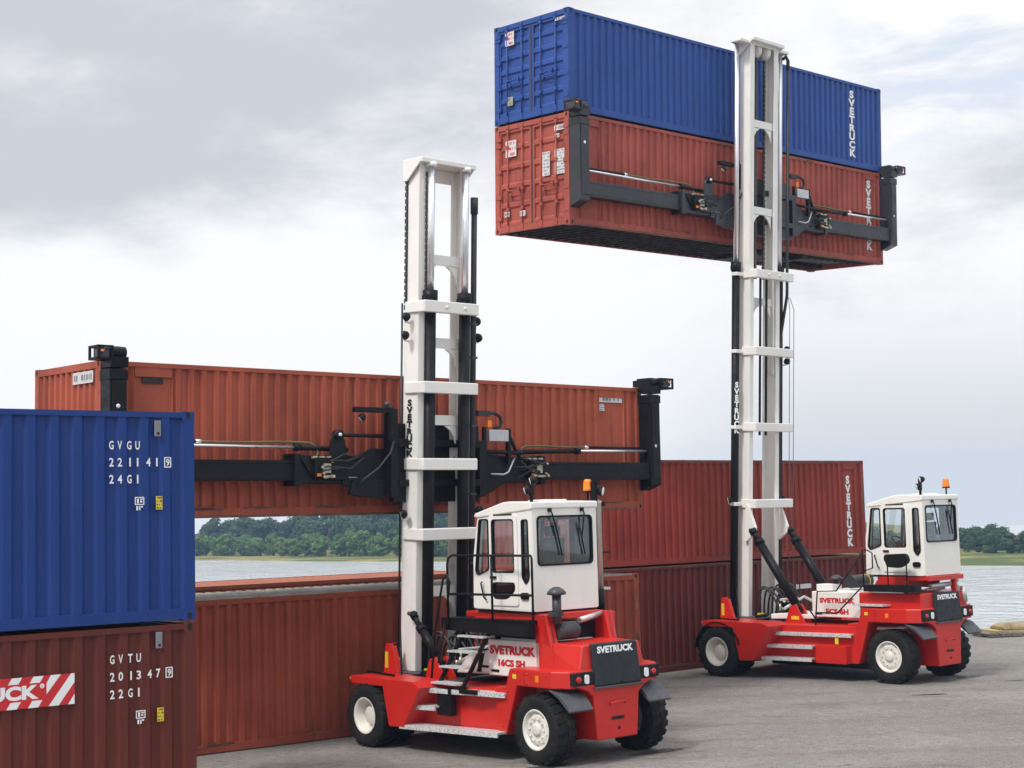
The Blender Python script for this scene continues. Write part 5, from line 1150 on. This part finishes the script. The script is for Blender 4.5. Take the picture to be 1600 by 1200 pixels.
    q = MB(); q.box(-.82, -.62, yq-.36, yq-.30, zq+.16, zq+.19); q.build('sticker', M['yellow'], vb)
    q = MB()
    for i in range(8): x = rnd.uniform(-.34, .34); q.tube([(x, yq-.60, zq+.2), (x, yq-.60, zq+.30+rnd.uniform(0, .2))], rnd.uniform(.02, .035), 7)
    q.build('valve_fitting', M['brass'], vb)
    q = MB(); q.tube([(-.55, yq-.9, zq+.3), (.1, yq-1.0, zq+.55), (.35, yq-1.4, zq+.3)], .035, 8); q.tube([(-.5, yq-.75, zq+.5), (.2, yq-.75, zq+.5)], .03, 8); q.build('return_pipe', M['steel'], root)
    # ---- spreader, in the frame of the container it carries
    Tm = inv @ p['Mc'] @ Matrix.Translation((0, 0, 0)); spreader(root, Tm, p['spread'])
    return root

def tread_mat():
    m, nt, b = new_mat('expanded_metal_step'); b.inputs['Metallic'].default_value = 0.35; b.inputs['Roughness'].default_value = 0.45
    tc = nt.nodes.new('ShaderNodeTexCoord'); ck = nt.nodes.new('ShaderNodeTexVoronoi'); ck.inputs['Scale'].default_value = 28
    nt.links.new(tc.outputs['Object'], ck.inputs['Vector'])
    cc = _mix(nt, _ramp(nt, ck.outputs['Distance'], 0.25, 0.5), (0.42, 0.43, 0.44), (0.72, 0.72, 0.72)); nt.links.new(cc, b.inputs['Base Color'])
    _bump(nt, b, ck.outputs['Distance'], 0.6, 0.01); return m
M['tread'] = tread_mat()
P1 = dict(big=False, label='nearer red and white container lift truck holding one terracotta container', O=(1.135, 24.89), yaw=41.2,
    FLx=1.67, FLy=3.87, rF=.545, RLx=1.09, RLy=.12, rR=.56, X=1.10, zb=1.20, zf=1.47, zh=1.86, yb=-.55, cab=.5, beacon=.70, rear_lamp=True,
    sideA=1.28, sideB=.98, deck=1.10, fend=1.09, tower=(.93, 4.05),
    steps=[(.46, 3.02, .82, 1.62, 1.30), (.79, 2.86, 2.22, 1.55, 1.44), (1.07, 2.80, .80, 1.46, 1.14)],
    hood=dict(x=.70, y0=.42, y1=1.70, z0=1.27, z1=1.86), t1=(.05, 1.62, 1.13, .15), t2=(.26, 1.43, .66, .12), model='16CS SH',
    mx=-.07, my=3.74, mz=1.3, lean=.05, hw=.60, top1=7.72, top2=10.22, bot2=3.0, bars=[3.6, 4.84, 6.2, 7.64], bar_ext=.02, inner_cross=[8.55, 7.05, 5.66, 2.6],
    cyl=dict(x=.36, xr=.43, y=-.03, r=.105, over=.02), chains=[(-.57, .40), (-.40, .02), (.50, .40)], chain_z0=7.6, hose_dx=.05,
    lamps=[(-.74, .2, 7.45, (-.4, .8, -.3)), (-.76, .2, 7.12, (-.5, .8, -.3)), (.74, .0, 7.45, (.6, .7, -.3)), (.78, .0, 7.15, (.7, .6, -.4)), (-.76, .2, 3.95, (-.6, .6, -.3)), (.76, -.1, 4.0, (.6, .6, -.3))],
    tilt_x=.72, tilt_a=(3.72, 2.22), tilt_b=(2.95, 1.42), tilt_r=.075, Mc=ME, spread=dict(H=HE, xl=-.01, xr=12.38, cx=6.32, w=(5.24, 7.43), dark=True))
truck(P1)
P2 = dict(big=True, label='farther red and white container lift truck, mast raised high, holding two stacked containers', O=(8.94, 34.59), yaw=42.9,
    FLx=1.95, FLy=4.22, rF=.59, RLx=1.08, RLy=.10, rR=.60, X=1.15, zb=1.33, zf=1.64, zh=1.96, yb=-.72, cab=-.68, beacon=.55, rear_lamp=False,
    sideA=1.42, sideB=1.16, deck=1.22, fend=1.19, tower=(1.22, 4.46),
    steps=[(.50, 3.20, 1.85, 1.66, 1.52), (.78, 3.20, 1.85, 1.62, 1.48), (1.06, 3.16, .92, 1.52, 1.30)],
    hood=dict(x=.82, y0=.96, y1=2.28, z0=1.38, z1=1.96), t1=(.22, 1.70, .96, .12), t2=(.38, 1.45, .62, .13), model='ECS-6H',
    my=4.33, mz=1.4, lean=.056, hw=.585, top1=9.75, top2=15.36, bot2=7.2, bars=[4.02, 5.88, 7.73, 9.62], bar_ext=.30, inner_cross=[13.4, 11.25, 9.0],
    cyl=dict(x=.77, y=.30, yr=.16, r=.095, over=-.05), chains=[(-.16, .20), (-.05, .28), (.20, .22)], chain_z0=9.55, hose_dx=.36,
    lamps=[(-.98, .3, 4.10, (-.6, .7, -.3)), (.98, .2, 4.12, (.6, .7, -.3)), (1.02, .1, 7.85, (.7, .5, -.3)), (1.02, .1, 7.55, (.7, .5, -.3))],
    tilt_x=.72, tilt_a=(4.02, 3.39), tilt_b=(2.75, 1.56), tilt_r=.105, Mc=MF, spread=dict(H=HF, xl=-.01, xr=12.36, cx=6.18, w=(5.30, 7.50), dark=False))
truck(P2)

# ------------------------------------------------------------------ timber on the quay
def quay_timber():
    T = Matrix.Translation((13.55, 44.7, 0)) @ Matrix.Rotation(R(12), 4, 'Z')
    pal = empty('pallet', T); tag(pal, 'grey weathered pallet lying at the edge of the quay', 'pallet')
    b = MB()
    for y in (0, .42, .84): b.box(0, 2.6, y, y+.12, .02, .10)
    b.build('bearer', M['wood'], pal)
    b = MB()
    for i in range(15): b.box(-.05+.178*i, .06+.178*i, -.06, 1.02, .102, .135)
    b.build('deck_board', M['wood'], pal)
    T2 = Matrix.Translation((13.75, 44.8, .139)) @ Matrix.Rotation(R(12), 4, 'Z'); st = empty('plank_stack', T2); tag(st, 'yellow planks with a straw coloured bundle, lying on the pallet', 'planks')
    b = MB()
    for i in range(5): b.box(.02, 3.0, .02+.17*i, .18+.17*i, 0, .05)
    b.build('plank', M['newwood'], st)
    T3 = Matrix.Translation((13.95, 44.85, .192)) @ Matrix.Rotation(R(12), 4, 'Z'); b = MB()
    prof = [(0, 0), (.02, .09), (.10, .16), (.25, .185), (.60, .19), (.75, .165), (.85, .09), (.86, 0)]
    b.loft([(0.12, y, z*.55) for y, z in prof], [(.35, y, z) for y, z in prof]); b.loft([(.3505, y, z) for y, z in prof], [(2.7, y, z*1.05) for y, z in prof])
    o = b.build('sheet_bundle', M['bundle'], None, .03); o.matrix_world = T3; tag(o, 'rounded straw coloured bundle resting on the yellow planks by the water', 'bundle')
    T4 = Matrix.Translation((15.1, 45.5, .14)) @ Matrix.Rotation(R(12), 4, 'Z'); b = MB()
    b.box(0, 1.6, 0, .3, 0, .06); b.box(0, 1.6, .32, .6, .0, .05); b.box(.05, 1.5, .1, .4, .062, .36); o = b.build('timber_offcuts', M['wood'], None, .008); o.matrix_world = T4; tag(o, 'grey timber pieces behind the straw coloured bundle', 'timber')
quay_timber()

# ------------------------------------------------------------------ stains on the ground and damp lake air
def stains():
    rnd = random.Random(5); dark = paint('oil_stain', (0.035, 0.031, 0.028), 0.6, var=0.3, dirt=0.4, dirtcol=(0.09, 0.08, 0.07))
    for x, y, rx_, ry_, ang, where in ((.35, 24.1, .55, .16, 35, 'under the near truck rear left wheel'), (2.25, 25.35, .60, .18, 35, 'under the near truck rear right wheel'), (10.1, 34.95, .50, .16, 40, 'beside the far truck rear wheel'), (10.9, 34.0, .35, .12, 20, 'on the open ground right of the far truck'), (8.4, 31.9, .40, .10, 10, 'on the open ground in front of the far truck')):
        b = MB(); pts = []
        for i in range(26):
            a = 2*math.pi*i/26; r_ = rnd.uniform(.6, 1.15); u, v = rx_*r_*math.cos(a), ry_*r_*math.sin(a); c, s_ = math.cos(R(ang)), math.sin(R(ang)); pts.append((x+u*c-v*s_, y+u*s_+v*c, .004))
        b.add(pts, [list(range(26))]); o = b.build('oil_stain', dark); tag(o, kind='structure')
stains()
def haze():
    m = bpy.data.materials.new('haze'); m.use_nodes = True; nt = m.node_tree; nt.nodes.remove(nt.nodes['Principled BSDF'])
    v = nt.nodes.new('ShaderNodeVolumePrincipled'); v.inputs['Color'].default_value = (0.42, 0.63, 0.94, 1); v.inputs['Density'].default_value = 0.00052; v.inputs['Anisotropy'].default_value = 0.1
    nt.links.new(v.outputs[0], nt.nodes['Material Output'].inputs['Volume'])
    b = MB(); b.box(-460, 460, -200, 700, WATER_Z-4.2, 24); o = b.build('haze', m); tag(o, kind='stuff')
haze()
